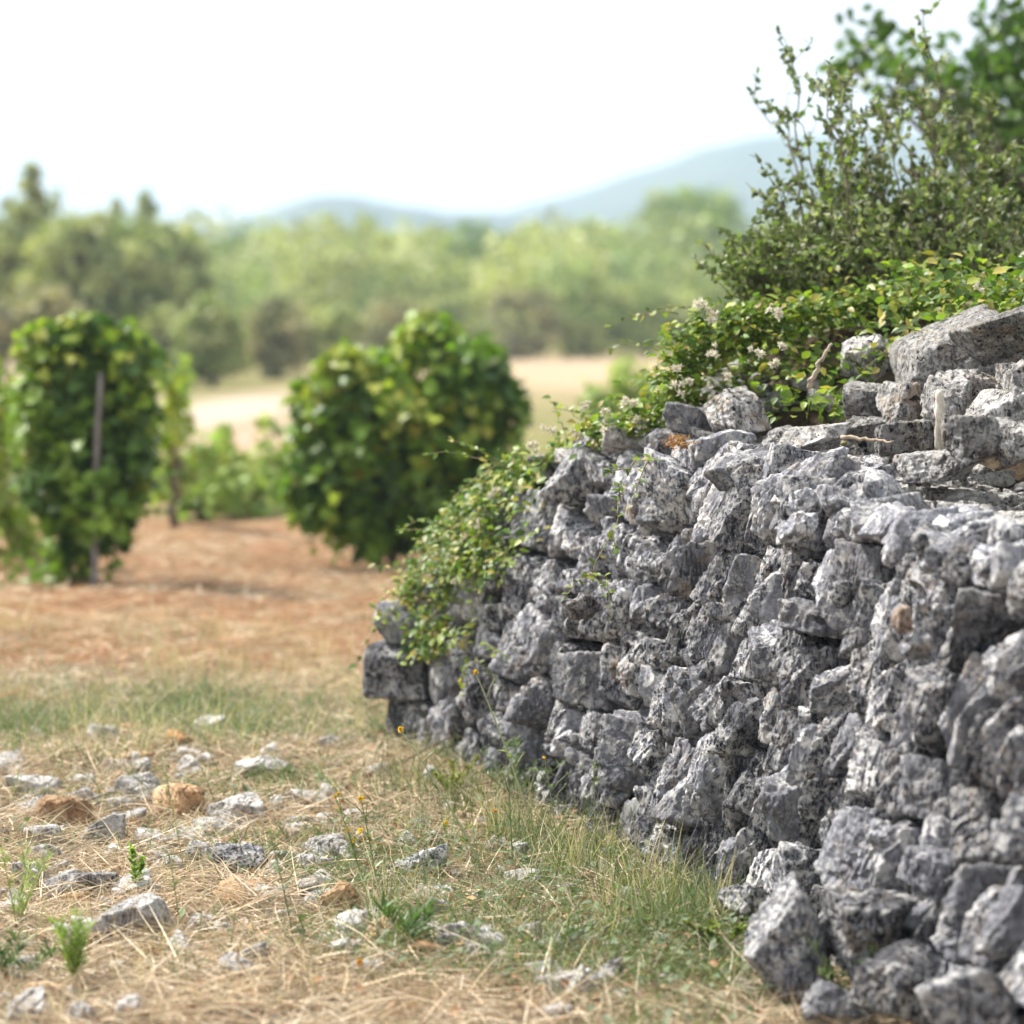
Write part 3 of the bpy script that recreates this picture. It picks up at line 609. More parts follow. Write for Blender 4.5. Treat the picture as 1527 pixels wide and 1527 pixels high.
# ------------------------------------------------------------------ grass, straw and weeds
def wall_side(x, y): return x > np.interp(-y, -BASE[:, 1], BASE[:, 0]) + .03
def scatter(n, lo=1.0, ymin=5.0, ymax=12.0):
    """points spread over the ground the photo sees and some way to each side"""
    Y = rng.uniform(ymin, ymax, n * 2); X = rng.uniform(-1.0, 1.0, n * 2) * (.235 * Y + .35)
    k = ~((wall_side(X, Y)) & (Y < 9.9)); return X[k][:n], Y[k][:n]
def green_mask(X, Y):
    m = 1.05 * (fbm(p2(X, Y, 2.2, 5.), 4) + .20)
    for (a_, b_, sx, sy, k) in [(450, 1010, .5, .7, .22), (150, 1070, .7, .6, .25), (700, 1290, .5, .5, .35), (850, 1370, .45, .5, .55), (1000, 1400, .3, .4, .3), (600, 1440, .5, .4, .35), (760, 1440, .5, .35, .45), (40, 1330, .25, .5, .3), (980, 1450, .35, .4, .3), (480, 1310, .25, .25, .35), (250, 1090, .8, .3, .25)]:
        m = m + k * blob(X, Y, a_, b_, sx, sy)
    m = m - .45 * blob(X, Y, 250, 1420, .7, .7) - .3 * blob(X, Y, 330, 1230, .7, .35) - .5 * blob(X, Y, 150, 915, 1.2, .6)
    return np.where(Y > 11, m - .4, m)
STRAW = np.array([[.68, .56, .40], [.57, .46, .32], [.76, .67, .52], [.48, .36, .23], [.38, .26, .16], [.64, .50, .34], [.32, .26, .19], [.72, .61, .45]])
GREEN = np.array([[.15, .20, .08], [.19, .24, .10], [.10, .15, .06], [.25, .27, .13], [.17, .21, .13]])
def zvec(n, up, sp):
    a_ = rng.uniform(0, 2 * math.pi, n); return np.stack([np.cos(a_) * sp, np.sin(a_) * sp, up], -1)
g = Geo()
X, Y = scatter(52000, ymax=11.4); m = green_mask(X, Y); k = rng.random(len(X)) > m * .9; X, Y = X[k], Y[k]; n = len(X)
L = rng.uniform(.04, .20, n) ; blades(g, np.stack([X, Y, gh(X, Y) + rng.uniform(.002, .022, n)], -1), zvec(n, np.abs(rng.normal(.10, .24, n)), 1.), L, rng.uniform(.0016, .0042, n), np.stack([rng.normal(0, .15, n), rng.normal(0, .15, n), rng.normal(-.06, .08, n)], -1), pick(STRAW, n), 3)
X, Y = scatter(16000, ymax=11.4); n = len(X)
blades(g, np.stack([X, Y, gh(X, Y)], -1), zvec(n, rng.uniform(.5, 1.6, n), 1.), rng.uniform(.04, .15, n), rng.uniform(.0012, .0028, n), np.stack([rng.normal(0, .3, n), rng.normal(0, .3, n), rng.uniform(-.4, 0, n)], -1), pick(STRAW, n), 3)
X, Y = scatter(26000, ymin=10.6, ymax=19); n = len(X)      # coarser straw on the red soil between the vines
k = rng.random(n) < np.where((Y < 12.6), .98, .75); X, Y = X[k], Y[k]; n = len(X); cc = pick(STRAW, n); cc[rng.random(n) < .3] *= np.array([.8, .55, .4])
blades(g, np.stack([X, Y, gh(X, Y) + rng.uniform(0, .03, n)], -1), zvec(n, np.abs(rng.normal(.1, .2, n)), 1.), rng.uniform(.06, .22, n), rng.uniform(.003, .007, n), np.stack([rng.normal(0, .2, n), rng.normal(0, .2, n), rng.normal(-.06, .08, n)], -1), cc, 2)
X, Y = scatter(9000, ymax=10.5); n = len(X); k = rng.random(n) < .35 + .6 * blob(X, Y, 720, 1160, .5, .8) + .5 * blob(X, Y, 1050, 1400, .35, .6); X, Y = X[k], Y[k]; n = len(X)   # dead leaves
leaves(g, np.stack([X, Y, gh(X, Y) + rng.uniform(.003, .03, n)], -1), zvec(n, rng.normal(0, .3, n), 1.), zvec(n, np.ones(n), .7), rng.uniform(.012, .036, n), pick(np.array([[.26, .13, .07], [.34, .19, .10], [.18, .11, .07], [.42, .27, .15]]), n), 'ovate')
tag(g.build('straw', M_STRAW, smooth=False), 'dry straw and mown dead grass littering the ground before the wall', 'straw', kind='stuff')
g = Geo()
X, Y = scatter(90000, ymax=11.6); m = green_mask(X, Y); k = rng.random(len(X)) < np.clip(m, 0.02, 1) ** 1.2; X, Y = X[k], Y[k]; n = len(X)
blades(g, np.stack([X, Y, gh(X, Y)], -1), zvec(n, rng.uniform(.5, 2.2, n), 1.), rng.uniform(.03, .13, n) * (1 + .6 * (Y > 8.4)), rng.uniform(.0018, .0046, n), np.stack([rng.normal(0, .35, n), rng.normal(0, .35, n), rng.uniform(-.5, 0, n)], -1), pick(GREEN, n), 3)
# tall thin dry stems by the corner of the wall and greener tufts further off
def tuft(px_, py_, n, spread, hmin, hmax, pal, wd=.002):
    c_ = ground_at(px_, py_); X = c_[0] + rng.normal(0, spread, n); Y = c_[1] + rng.normal(0, spread, n)
    blades(g, np.stack([X, Y, gh(X, Y)], -1), np.stack([rng.normal(0, .22, n), rng.normal(0, .22, n), np.ones(n)], -1), rng.uniform(hmin, hmax, n), np.full(n, wd), np.stack([rng.normal(0, .2, n), rng.normal(0, .2, n), -.1 * np.ones(n)], -1), pick(pal, n), 4)
DRY = np.array([[.68, .58, .42], [.56, .48, .31], [.62, .53, .38]])
for a_ in [(500, 1030, 26, .12, .2, .42, DRY), (470, 1010, 20, .2, .15, .34, DRY), (545, 1060, 14, .08, .15, .3, DRY), (380, 1020, 30, .3, .1, .25, GREEN), (170, 1050, 40, .3, .1, .25, GREEN), (70, 1090, 30, .2, .1, .22, GREEN),
           (300, 1010, 30, .35, .1, .24, DRY), (720, 1330, 26, .1, .1, .25, GREEN), (810, 1290, 30, .12, .1, .26, GREEN), (880, 1260, 24, .12, .08, .22, DRY), (660, 1350, 20, .12, .08, .2, GREEN), (600, 1160, 26, .12, .08, .2, DRY), (700, 1190, 30, .12, .06, .2, DRY),
           (30, 1400, 20, .1, .08, .18, GREEN), (1000, 1330, 22, .08, .06, .18, DRY), (1090, 1400, 24, .08, .06, .15, DRY)]: tuft(*a_)
tr_ = np.random.default_rng(12)
for k in range(46): tuft(tr_.uniform(560, 1060), tr_.uniform(1180, 1420), tr_.integers(8, 26), .05, .08, tr_.uniform(.14, .26), [GREEN, DRY, GREEN, np.array([[.20, .26, .13], [.16, .22, .11]])][tr_.integers(0, 4)], .0024)
for k in range(64): f_ = tr_.random(); tuft(np.interp(f_, [0, .5, 1], [640, 900, 1120]) - tr_.uniform(0, 90), np.interp(f_, [0, .5, 1], [1150, 1265, 1385]) + tr_.uniform(-5, 40), tr_.integers(8, 22), .035, .07, tr_.uniform(.14, .24), [GREEN * .8, DRY, GREEN * .7, GREEN][tr_.integers(0, 4)], .0024)
for k in range(58): tuft(tr_.uniform(-40, 580), tr_.uniform(945, 1150), tr_.integers(10, 30), .08, .08, tr_.uniform(.12, .30), [GREEN, DRY, DRY][tr_.integers(0, 3)], .003)
for k in range(60): tuft(tr_.uniform(-40, 1000), tr_.uniform(1180, 1530), tr_.integers(5, 16), .04, .06, tr_.uniform(.10, .18), [GREEN, DRY, DRY][tr_.integers(0, 3)], .0022)
# creeping broad-leaved herbs
X, Y = scatter(30000, ymax=11.2); m = green_mask(X, Y); k = rng.random(len(X)) < np.clip(m - .06, 0, 1) * .9; X, Y = X[k], Y[k]; n = len(X)
leaves(g, np.stack([X, Y, gh(X, Y) + rng.uniform(.005, .05, n)], -1), zvec(n, rng.uniform(-.1, .8, n), 1.), zvec(n, np.full(n, 1.), .5), rng.uniform(.010, .030, n), pick(np.array([[.08, .13, .055], [.12, .17, .08], [.16, .20, .10], [.11, .15, .09]]), n), 'ovate')
tag(g.build('grass', M_GRASS, smooth=False), 'patchy green grass and creeping herbs between the stones', 'grass', kind='stuff')

# fallen twigs
def stick(name, pts, r0, col, label):
    gg = Geo(); pts = np.array(pts); t = np.linspace(0, 1, 14); P = np.stack([np.interp(t, np.linspace(0, 1, len(pts)), pts[:, i]) for i in range(3)], -1)
    P = P + (.25 if r0 < .01 else .05) * r0 * np.random.default_rng(int(r0 * 1e5)).normal(size=P.shape); tube(gg, P, r0 * (1 - .55 * t), np.array(col), 7); return tag(gg.build(name, M_BARK, origin=P[0]), label, 'stick')
def gp(px_, py_, up): p_ = on_ground(px_, py_); return p_ + np.array([0, 0, up])
stick('twig', [gp(318, 1180, .02), gp(390, 1155, .03), gp(470, 1132, .02)], .006, (.20, .14, .10), 'dark thin twig lying across the pale long stone')
stick('twig', [gp(590, 1150, .02), gp(680, 1128, .07), gp(760, 1150, .03)], .004, (.22, .15, .11), 'arching brown twig at the foot of the wall near its far corner')
stick('twig', [gp(640, 1190, .02), gp(720, 1200, .06), gp(800, 1172, .05)], .0035, (.30, .20, .14), 'reddish brown twig before the wall foot under the tallest weed')
stick('twig', [gp(60, 1440, .01), gp(160, 1425, .02), gp(290, 1432, .015)], .0035, (.26, .19, .14), 'long thin twig lying behind the three white stones at the bottom left')
stick('twig', [gp(345, 1300, .03), gp(372, 1262, .06)], .004, (.16, .11, .08), 'short dark twig leaning on the dark angular stone')
stick('twig', [gp(555, 1320, .02), gp(640, 1328, .02), gp(735, 1342, .015)], .004, (.40, .33, .25), 'pale bent twig under the speckled stone in the grass')
stick('twig', [gp(1150, 1498, .02), gp(1240, 1510, .03)], .004, (.45, .30, .18), 'reddish straw stalk at the foot of the wall')
stick('dry_stick', [at(1206, 578, 8.0), at(1222, 540, 7.95), at(1241, 512, 7.95)], .008, (.55, .46, .36), 'bleached dry stick standing in the creeper left of the pale upright stone')
stick('wood_splinter', [at(1404, 668, 7.38), at(1402, 620, 7.34), at(1401, 582, 7.34)], .020, (.72, .66, .56), 'white weathered wood splinter standing against the speckled stone')
stick('dry_stick', [at(1255, 651, 7.5), at(1300, 655, 7.45), at(1330, 660, 7.4)], .006, (.42, .33, .24), 'thin grey brown stick lying on the wall top')

# flowering weeds
def weed(label, base, tip, heads, leafn, col=(.20, .25, .10), r=.0022, sprays=0, yellow=(.78, .52, .04), hs=.011, cat='weed', group=None):
    base = np.array(base); tip = np.array(tip); root = empty('flowering_weed', base, label, cat, group); H = np.linalg.norm(tip - base)
    t = np.linspace(0, 1, 12)[:, None]; sag = np.array([0, 0, 1.]) * (t * (1 - t)) * H * .16; P = base + (tip - base) * t + sag
    s = Geo(); tube(s, P, r * (1 - .5 * t[:, 0]), np.array(col)); ends = [P[-1]]
    for k in range(sprays):
        i = rng.integers(4, 11); e = P[i] + H * rng.uniform(.10, .24) * unit(np.array([rng.normal(0, .6), rng.normal(0, .4), 1.])); tube(s, [P[i], (P[i] + e) / 2 + [0, 0, .004], e], [r * .6, r * .5, r * .4], np.array(col), 5); ends.append(e)
    s.build('stem', M_STEM, root)
    l = Geo(); n = leafn; i = rng.integers(0, 11, n); f = rng.random(n)[:, None]; LP = P[i] * (1 - f) + P[i + 1] * f
    leaves(l, LP, zvec(n, rng.uniform(.2, 1.2, n), 1.), zvec(n, np.ones(n), .4), rng.uniform(.012, .04, n) * (1.2 - i / 14), pick(np.array([col, (.16, .22, .09)]), n), 'narrow'); l.build('leaves', M_LEAF, root)
    for e in ends[:heads]:
        h = Geo(); n = 26; d = unit(np.array([rng.normal(0, .3), -.5, .8])); pd = unit(rng.normal(size=(n, 3)) + d * .6)
        leaves(h, np.repeat(e[None], n, 0), pd, unit(rng.normal(size=(n, 3)) + d), rng.uniform(.5, .8, n) * hs, np.array(yellow) * (1 + rng.normal(0, .15, (n, 1))), 'quad')
        h.build('flower_head', M_PETAL, root)
    for e in ends[heads:]:
        h = Geo(); n = 14; leaves(h, np.repeat(e[None], n, 0), unit(rng.normal(size=(n, 3)) + [0, 0, .8]), rng.normal(size=(n, 3)), rng.uniform(.5, 1., n) * .009, np.array([.26, .30, .14]) * (1 + rng.normal(0, .15, (n, 1))), 'narrow'); h.build('bud', M_LEAF, root)
def wd(bx, by, tx, ty, dy=0.): b_ = on_ground(bx, by); return b_, at(tx, ty, b_[1] + dy)
b_, t_ = wd(722, 1300, 597, 1088, .12); weed('tall thin weed leaning left with one yellow flower, left of the wall face', b_, t_, 1, 12, r=.0034, hs=.014, col=(.33, .36, .20), sprays=1)
b_, t_ = wd(800, 1250, 709, 1003, .1); weed('tallest weed, its yellow flower leaning left in front of the wall', b_, t_, 1, 14, r=.0034, hs=.014, col=(.34, .37, .20), sprays=2)
b_, t_ = wd(565, 1335, 538, 1192); weed('bushy weed with two bright yellow flowers beside the small white stone', b_, t_, 2, 26, sprays=4, yellow=(.80, .55, .03), hs=.014)
b_, t_ = wd(548, 1340, 500, 1188); weed('thin branching weed with tiny yellow heads, left of the bushy yellow one', b_, t_, 4, 30, sprays=5, hs=.009)
b_, t_ = wd(668, 1260, 664, 1228); weed('short yellow flower close behind the speckled stone', b_, t_, 1, 5, yellow=(.78, .52, .03), hs=.014)
b_, t_ = wd(745, 1270, 738, 1210); weed('short stalk with a small orange flower at the foot of the wall', b_, t_, 1, 6, yellow=(.80, .40, .08), hs=.011)
b_, t_ = wd(537, 1462, 536, 1436); weed('low orange flower near the bottom of the picture', b_, t_, 1, 6, yellow=(.85, .45, .04), hs=.015)
b_, t_ = wd(835, 1290, 812, 1130); weed('slender green stalk with a tiny yellow head against the pale wall stone', b_, t_, 1, 18, sprays=4, hs=.008)
b_, t_ = wd(890, 1290, 885, 1140); weed('slender green stalk with small buds before the dark foot of the wall', b_, t_, 0, 16, sprays=5)
b_, t_ = wd(765, 1300, 757, 1145); weed('dark green stalk with drooping buds between the two leaning weeds', b_, t_, 0, 14, sprays=2, col=(.15, .2, .09))
b_, t_ = wd(275, 1300, 240, 1130); weed('pale thin stalk standing in front of the orange tilted block', b_, t_, 0, 12, sprays=4, col=(.40, .42, .2), r=.0016)
b_, t_ = wd(438, 1400, 402, 1240); weed('dark green leafless stalk right of the dark angular stone', b_, t_, 0, 8, sprays=0, col=(.13, .18, .08))
b_, t_ = wd(270, 1390, 252, 1275); weed('fine green stalk beside the broad half buried stone', b_, t_, 0, 10, sprays=1, col=(.2, .25, .1), r=.0018)
def sprig(label, bx, by, hpx, n, spread, col, ls=.03, kind='thin'):
    ls *= 1.35 if kind == 'thin' else .8; spread *= 1.3
    b_ = on_ground(bx, by); H = hpx * b_[1] / FPX; root = empty('green_sprig', b_, label, 'plant'); s = Geo(); l = Geo()
    for k in range(max(3, n // 45)):
        tip = b_ + np.array([rng.normal(0, spread), rng.normal(0, spread), H * rng.uniform(.7, 1.05)]); t = np.linspace(0, 1, 8)[:, None]; P = b_ + (tip - b_) * t + np.array([0, 0, 1]) * t * (1 - t) * H * .2
        tube(s, P, .0018 * (1 - .5 * t[:, 0]), np.array(col) * .9, 5); m = 45; f = rng.uniform(.15, 1, m); LP = np.stack([np.interp(f, t[:, 0], P[:, i]) for i in range(3)], -1)
        leaves(l, LP, zvec(m, rng.uniform(.4, 1.6, m), 1.), zvec(m, np.ones(m), .5), rng.uniform(.5, 1, m) * ls, np.array(col) * (1 + rng.normal(0, .18, (m, 1))), kind)
    s.build('stem', M_STEM, root); l.build('leaves', M_LEAF, root)
sprig('bright feathery green plant at the lower left', 112, 1475, 105, 360, .02, (.25, .34, .08), .034)
sprig('upright light green plant at the foot of the dark boulder', 1285, 1520, 115, 225, .05, (.24, .31, .12), .03)
sprig('dark leafy plant among the weeds left of the pale flat stone', 625, 1420, 60, 180, .05, (.10, .17, .05), .05)
sprig('yellow green plant beside the flat brown slab at the left edge', 25, 1385, 120, 225, .04, (.27, .34, .10), .03)
sprig('green seedling with round leaves right of the grey pointed stone', 205, 1335, 70, 135, .03, (.22, .32, .07), .028, 'ovate')
sprig('dark leafy weed hugging the bottom left edge', 18, 1470, 60, 180, .05, (.10, .16, .06), .045)
sprig('bushy grey green weed hugging the wall foot beside the pale wall stone', 770, 1200, 90, 360, .07, (.14, .19, .09), .03)
sprig('low olive weed with yellowing leaves behind the thin reddish slab', 675, 1190, 55, 270, .07, (.26, .27, .07), .028, 'ovate')
sprig('rough green weed at the wall foot left of the leaning boulder', 1075, 1420, 45, 180, .06, (.2, .24, .06), .03, 'ovate')

# ------------------------------------------------------------------ the creeper on the mound
CL = np.array([[.17, .28, .03], [.25, .35, .045], [.12, .22, .03], [.32, .39, .06], [.09, .17, .03], [.10, .19, .035], [.38, .34, .08], [.20, .30, .04]])
CL = CL * np.array([1.0, .92, 1.1])
root = empty('clematis_creeper', mound_pt(1.2, .6), 'green leafy creeper with white flowers spread over the top and end of the wall', 'creeper')
lg, sg = Geo(), Geo()
def creeper_mask(u, w_):
    lo = np.interp(u, [0, .9, 1.2, 1.7, 2.3, 3.0, 4.5], [-.1, .0, .10, .28, .54, .86, 1.1]); hi = np.interp(u, [0, 1, 3, 5], [1.2, 1.8, 1.9, 1.9]); return (w_ > lo) & (w_ < hi)
cr = np.random.default_rng(3)
n = 27000; u = cr.uniform(-.05, 4.6, n); w_ = cr.uniform(-.02, 1.9, n); k = creeper_mask(u, w_); u, w_ = u[k], w_[k]
dens = fbm(np.stack([u * 3, w_ * 3, u * 0], -1), 3); k = cr.random(len(u)) < sstep(-.28, .16, dens); u, w_ = u[k], w_[k]; n = len(u)
bump = np.maximum(0, fbm(np.stack([u * 2.2, w_ * 2.2, u * 0 + 4], -1), 3) + .35)
P = mound_pt(u, np.maximum(w_, .02), 0) + np.stack([cr.normal(0, .02, n), cr.normal(0, .02, n), .02 + cr.random(n) ** .8 * (.06 + .24 * bump) * sstep(-.05, .4, w_ - .0) ], -1)
leaves(lg, P, np.stack([cr.normal(-.25, .6, n), cr.normal(-.5, .6, n), cr.uniform(-.6, .5, n)], -1), np.stack([cr.normal(0, .5, n), cr.normal(-.2, .5, n), np.ones(n)], -1), cr.uniform(.022, .050, n), pick(CL, n, .28), 'ovate')
# hanging curtain over the ruined end
n = 2700; u = np.abs(cr.normal(.42, .26, n)); vv = top(u) * (1.02 - cr.random(n) ** 1.2 * np.clip(.75 - .55 * np.abs(u - .3), .12, .6)); P = W(u, vv, -.015 - .07 * cr.random(n)) + cr.normal(0, .012, (n, 3))
k = cr.random(n) < sstep(-.35, .1, fbm(np.stack([u * 5, vv * 5, u * 0 + 2], -1), 3)); P = P[k]; n = len(P)
leaves(lg, P, np.stack([cr.normal(-.5, .5, n), cr.normal(-.4, .5, n), cr.uniform(-1., .3, n)], -1), np.stack([cr.normal(-.6, .4, n), cr.normal(-.5, .4, n), np.ones(n)], -1), cr.uniform(.020, .04, n), pick(CL, n), 'ovate')
for (a_, b_, hw, hh, Y, n) in [(1030, 525, 62, 50, 8.55, 420), (1085, 490, 66, 42, 8.55, 420), (1150, 478, 74, 38, 8.55, 420), (1012, 575, 46, 40, 8.5, 300), (1230, 462, 84, 32, 8.6, 320), (1330, 450, 90, 30, 8.6, 320), (960, 625, 50, 30, 8.5, 260), (1440, 445, 90, 34, 8.5, 320), (900, 640, 46, 22, 8.6, 180)]:
    e = at(a_, b_, Y); k_ = Y / FPX; d = unit(cr.normal(size=(n, 3))); P = e + d * cr.random(n)[:, None] ** .4 * np.array([hw * k_, .12, hh * k_])
    leaves(lg, P, np.stack([cr.normal(-.25, .6, n), cr.normal(-.5, .6, n), cr.uniform(-.6, .5, n)], -1), np.stack([cr.normal(0, .5, n), cr.normal(-.2, .5, n), np.ones(n)], -1), cr.uniform(.020, .042, n), pick(CL, n), 'ovate')
# runners: shoots that stand up or trail out with leaf pairs
def runner(p0, d0, length, nl=14, droop=.4, ls=.03, r=.0022):
    t = np.linspace(0, 1, 12)[:, None]; d0 = unit(np.array(d0, float)); P = p0 + length * (d0 * t + np.array([0, 0, -droop]) * t ** 2) + .012 * np.cumsum(cr.normal(size=(12, 3)), 0) * length
    tube(sg, P, r * (1 - .6 * t[:, 0]), np.array([.24, .20, .10]), 5); f = np.linspace(.12, 1, nl); LP = np.stack([np.interp(f, t[:, 0], P[:, i]) for i in range(3)], -1)
    leaves(lg, LP, np.stack([cr.normal(0, .7, nl), cr.normal(-.3, .6, nl), cr.uniform(-.5, .6, nl)], -1), np.stack([cr.normal(0, .4, nl), cr.normal(-.3, .4, nl), np.ones(nl)], -1), cr.uniform(.7, 1.1, nl) * ls, pick(CL, nl), 'ovate')
for k in range(200):
    u = cr.uniform(.1, 4.4); lo = np.interp(u, [0, .9, 1.2, 1.7, 2.3, 3.0, 4.5], [0, .05, .2, .45, .7, 1.0, 1.25]); w_ = cr.uniform(lo, 1.7)
    runner(mound_pt(u, w_, .05), [cr.normal(-.3, .6), cr.normal(-.3, .5), cr.uniform(.3, 1.3)], cr.uniform(.12, .34), droop=cr.uniform(.1, .8))
for k in range(26): u = cr.uniform(.05, .8); runner(W(u, top(u) * cr.uniform(.7, 1.03), -.03), [cr.normal(-.5, .3), cr.normal(-.2, .3), cr.uniform(-.6, .6)], cr.uniform(.12, .32), droop=cr.uniform(.2, .9))
for (a_, b_, dx, dz, L) in [(760, 700, -1, .5, .26), (745, 690, -.8, .6, .22), (1010, 470, -1, .2, .22), (1040, 455, -1, .15, .2), (660, 800, -.7, .3, .15), (1000, 520, -1, .4, .2)]: runner(at(a_, b_, 8.9), [dx, -.2, dz], L, 10, .3)
# sprigs that crept through the joints of the face
for (a_, b_) in [(905, 862), (940, 700), (925, 742), (912, 800), (710, 985), (880, 855), (965, 690), (720, 960)]:
    Y = float(np.interp(a_, [640, 760, 870, 960, 1060], [9.35, 8.7, 8.2, 7.65, 7.3])) - .02
    for k in range(2): runner(at(a_, b_, Y - .04), [cr.normal(0, .5), -.5, cr.normal(.1, .4)], .09, 6, .5, .026)
lg.build('leaves', M_LEAF, root); tag(sg.build('stems', M_STEM, root), kind='stuff')
for (a_, b_, s_) in [(940, 603, 26), (955, 625, 22), (905, 640, 22), (870, 605, 20), (1158, 466, 24), (1150, 545, 22), (1062, 520, 20), (1130, 520, 24), (1168, 520, 18), (1040, 452, 28), (1060, 470, 24), (1085, 560, 22), (790, 665, 22), (735, 735, 18), (1020, 575, 24), (1010, 548, 18), (680, 870, 18), (1456, 430, 16), (715, 780, 16), (820, 640, 20), (860, 650, 22), (900, 615, 18)]:
    Y = float(np.interp(a_, [680, 800, 900, 1000, 1100, 1200, 1460], [9.2, 8.75, 8.45, 8.35, 8.25, 8.0, 7.9])); c_ = at(a_, b_, Y); s_ = .78 * s_ * Y / FPX; f = Geo()
    for q_ in range(5):
        e = c_ + cr.normal(0, s_ * .3, 3); n = 18; dd = unit(cr.normal(size=(n, 3)) + [0, -.3, .5]); leaves(f, np.repeat(e[None], n, 0), dd, cr.normal(size=(n, 3)), cr.uniform(.6, 1, n) * s_ * .55, np.array([.70, .66, .55]) * (1 + cr.normal(0, .1, (n, 1))), 'narrow')
    f.build('flower_cluster', M_PETAL, root)

# ------------------------------------------------------------------ the shrub behind the wall
def shrub(label, name, stems, lsize, pal, seed, dens=1.0, cat='shrub', twig=.0022):
    """stems: (base point, tip point, spread) ; each stem carries side twigs with small leaves"""
    sr_ = np.random.default_rng(seed); root = empty(name, stems[0][0], label, cat); s, l = Geo(), Geo()
    for (b_, t_, side) in stems:
        b_, t_ = np.array(b_), np.array(t_); H = np.linalg.norm(t_ - b_); t = np.linspace(0, 1, 14)[:, None]
        P = b_ + (t_ - b_) * t + np.array([0, 0, 1]) * t * (1 - t) * .12 * H + .034 * H * np.cumsum(sr_.normal(size=(14, 3)), 0) * t
        tube(s, P, (.002 + .006 * H) * (1 - .8 * t[:, 0]), np.array([.20, .14, .10]), 6)
        nt_ = int((26 if side > .2 and H < .6 else 11) * H / .8 * dens) + 6
        for k in range(nt_):
            f = sr_.uniform(.1, 1.0); p0 = np.array([np.interp(f, t[:, 0], P[:, i]) for i in range(3)]); a_ = sr_.uniform(0, 6.28)
            d = unit(np.array([math.cos(a_), math.sin(a_), sr_.uniform(-.1, 1.2)]) + .2 * unit(t_ - b_)); L = side * sr_.uniform(.45, 1.15) * (1.15 - .75 * f)
            tt = np.linspace(0, 1, 6)[:, None]; Q = p0 + d * L * tt + np.array([0, 0, .25]) * L * tt ** 2 + sr_.normal(0, .03 * L, (6, 3)) * tt
            tube(s, Q, twig * (1 - .6 * tt[:, 0]), np.array([.24, .18, .12]), 4)
            n = int((11 if H < .6 else 7) + (60 if H < .6 else 36) * L); g_ = sr_.uniform(.08, 1.02, n); LP = np.stack([np.interp(g_, tt[:, 0], Q[:, i]) for i in range(3)], -1)
            leaves(l, LP, unit(sr_.normal(size=(n, 3)) * .8 + d * .7), sr_.normal(size=(n, 3)) + np.array([0, 0, .8]), sr_.uniform(.65, 1.15, n) * lsize, pick(pal, n), 'narrow' if lsize < .03 else 'ovate')
    s.build('branches', M_BARK, root); l.build('leaves', M_LEAF, root); return root
OLV = np.array([[.17, .21, .09], [.12, .16, .06], [.27, .30, .16], [.38, .39, .25], [.09, .12, .045], [.22, .29, .09], [.12, .15, .07]])
st = []
for (bx, tx, ty, Y, side) in [(1290, 1200, 85, 9.5, .20), (1300, 1160, 165, 9.4, .18), (1280, 1150, 260, 9.3, .20), (1310, 1285, 120, 9.6, .22), (1330, 1240, 150, 9.5, .22), (1320, 1255, 230, 9.3, .26), (1350, 1330, 190, 9.5, .24), (1260, 1160, 330, 9.2, .24), (1300, 1210, 280, 9.4, .26),
                              (1230, 1090, 330, 9.1, .18), (1210, 1080, 370, 9.0, .20), (1190, 1110, 400, 9.0, .20), (1240, 1150, 400, 9.1, .24), (1280, 1260, 340, 9.2, .28), (1330, 1300, 300, 9.3, .28), (1360, 1390, 250, 9.4, .26), (1400, 1410, 170, 9.5, .24), (1380, 1440, 130, 9.6, .22), (1430, 1470, 160, 9.6, .22),
                              (1440, 1500, 230, 9.5, .24), (1460, 1530, 270, 9.4, .26), (1420, 1440, 300, 9.3, .28), (1370, 1370, 330, 9.2, .28), (1500, 1550, 340, 9.3, .26), (1480, 1490, 360, 9.2, .26), (1320, 1330, 380, 9.1, .26)]:
    st.append((at(bx, 480, Y), at(tx, ty, Y), side))
hr_ = np.random.default_rng(44)
for k in range(13):
    bx = hr_.uniform(1200, 1480); Y = hr_.uniform(9.1, 9.7); st.append((at(bx, 480, Y), at(bx - 30 + hr_.normal(0, 50), hr_.uniform(35, 200), Y), hr_.uniform(.16, .28)))
for k in range(24):
    bx = hr_.uniform(1130, 1540); Y = hr_.uniform(8.9, 9.6); st.append((at(bx, 490, Y), at(bx + hr_.normal(-10 if bx > 1250 else -60, 40), np.interp(bx, [1100, 1200, 1300, 1540], [420, 370, 310, 330]) + hr_.uniform(-30, 60), Y), hr_.uniform(.2, .3)))
shrub('olive green twiggy shrub with small leaves growing behind the wall', 'twiggy_shrub', st, .030, OLV, 4, .85)
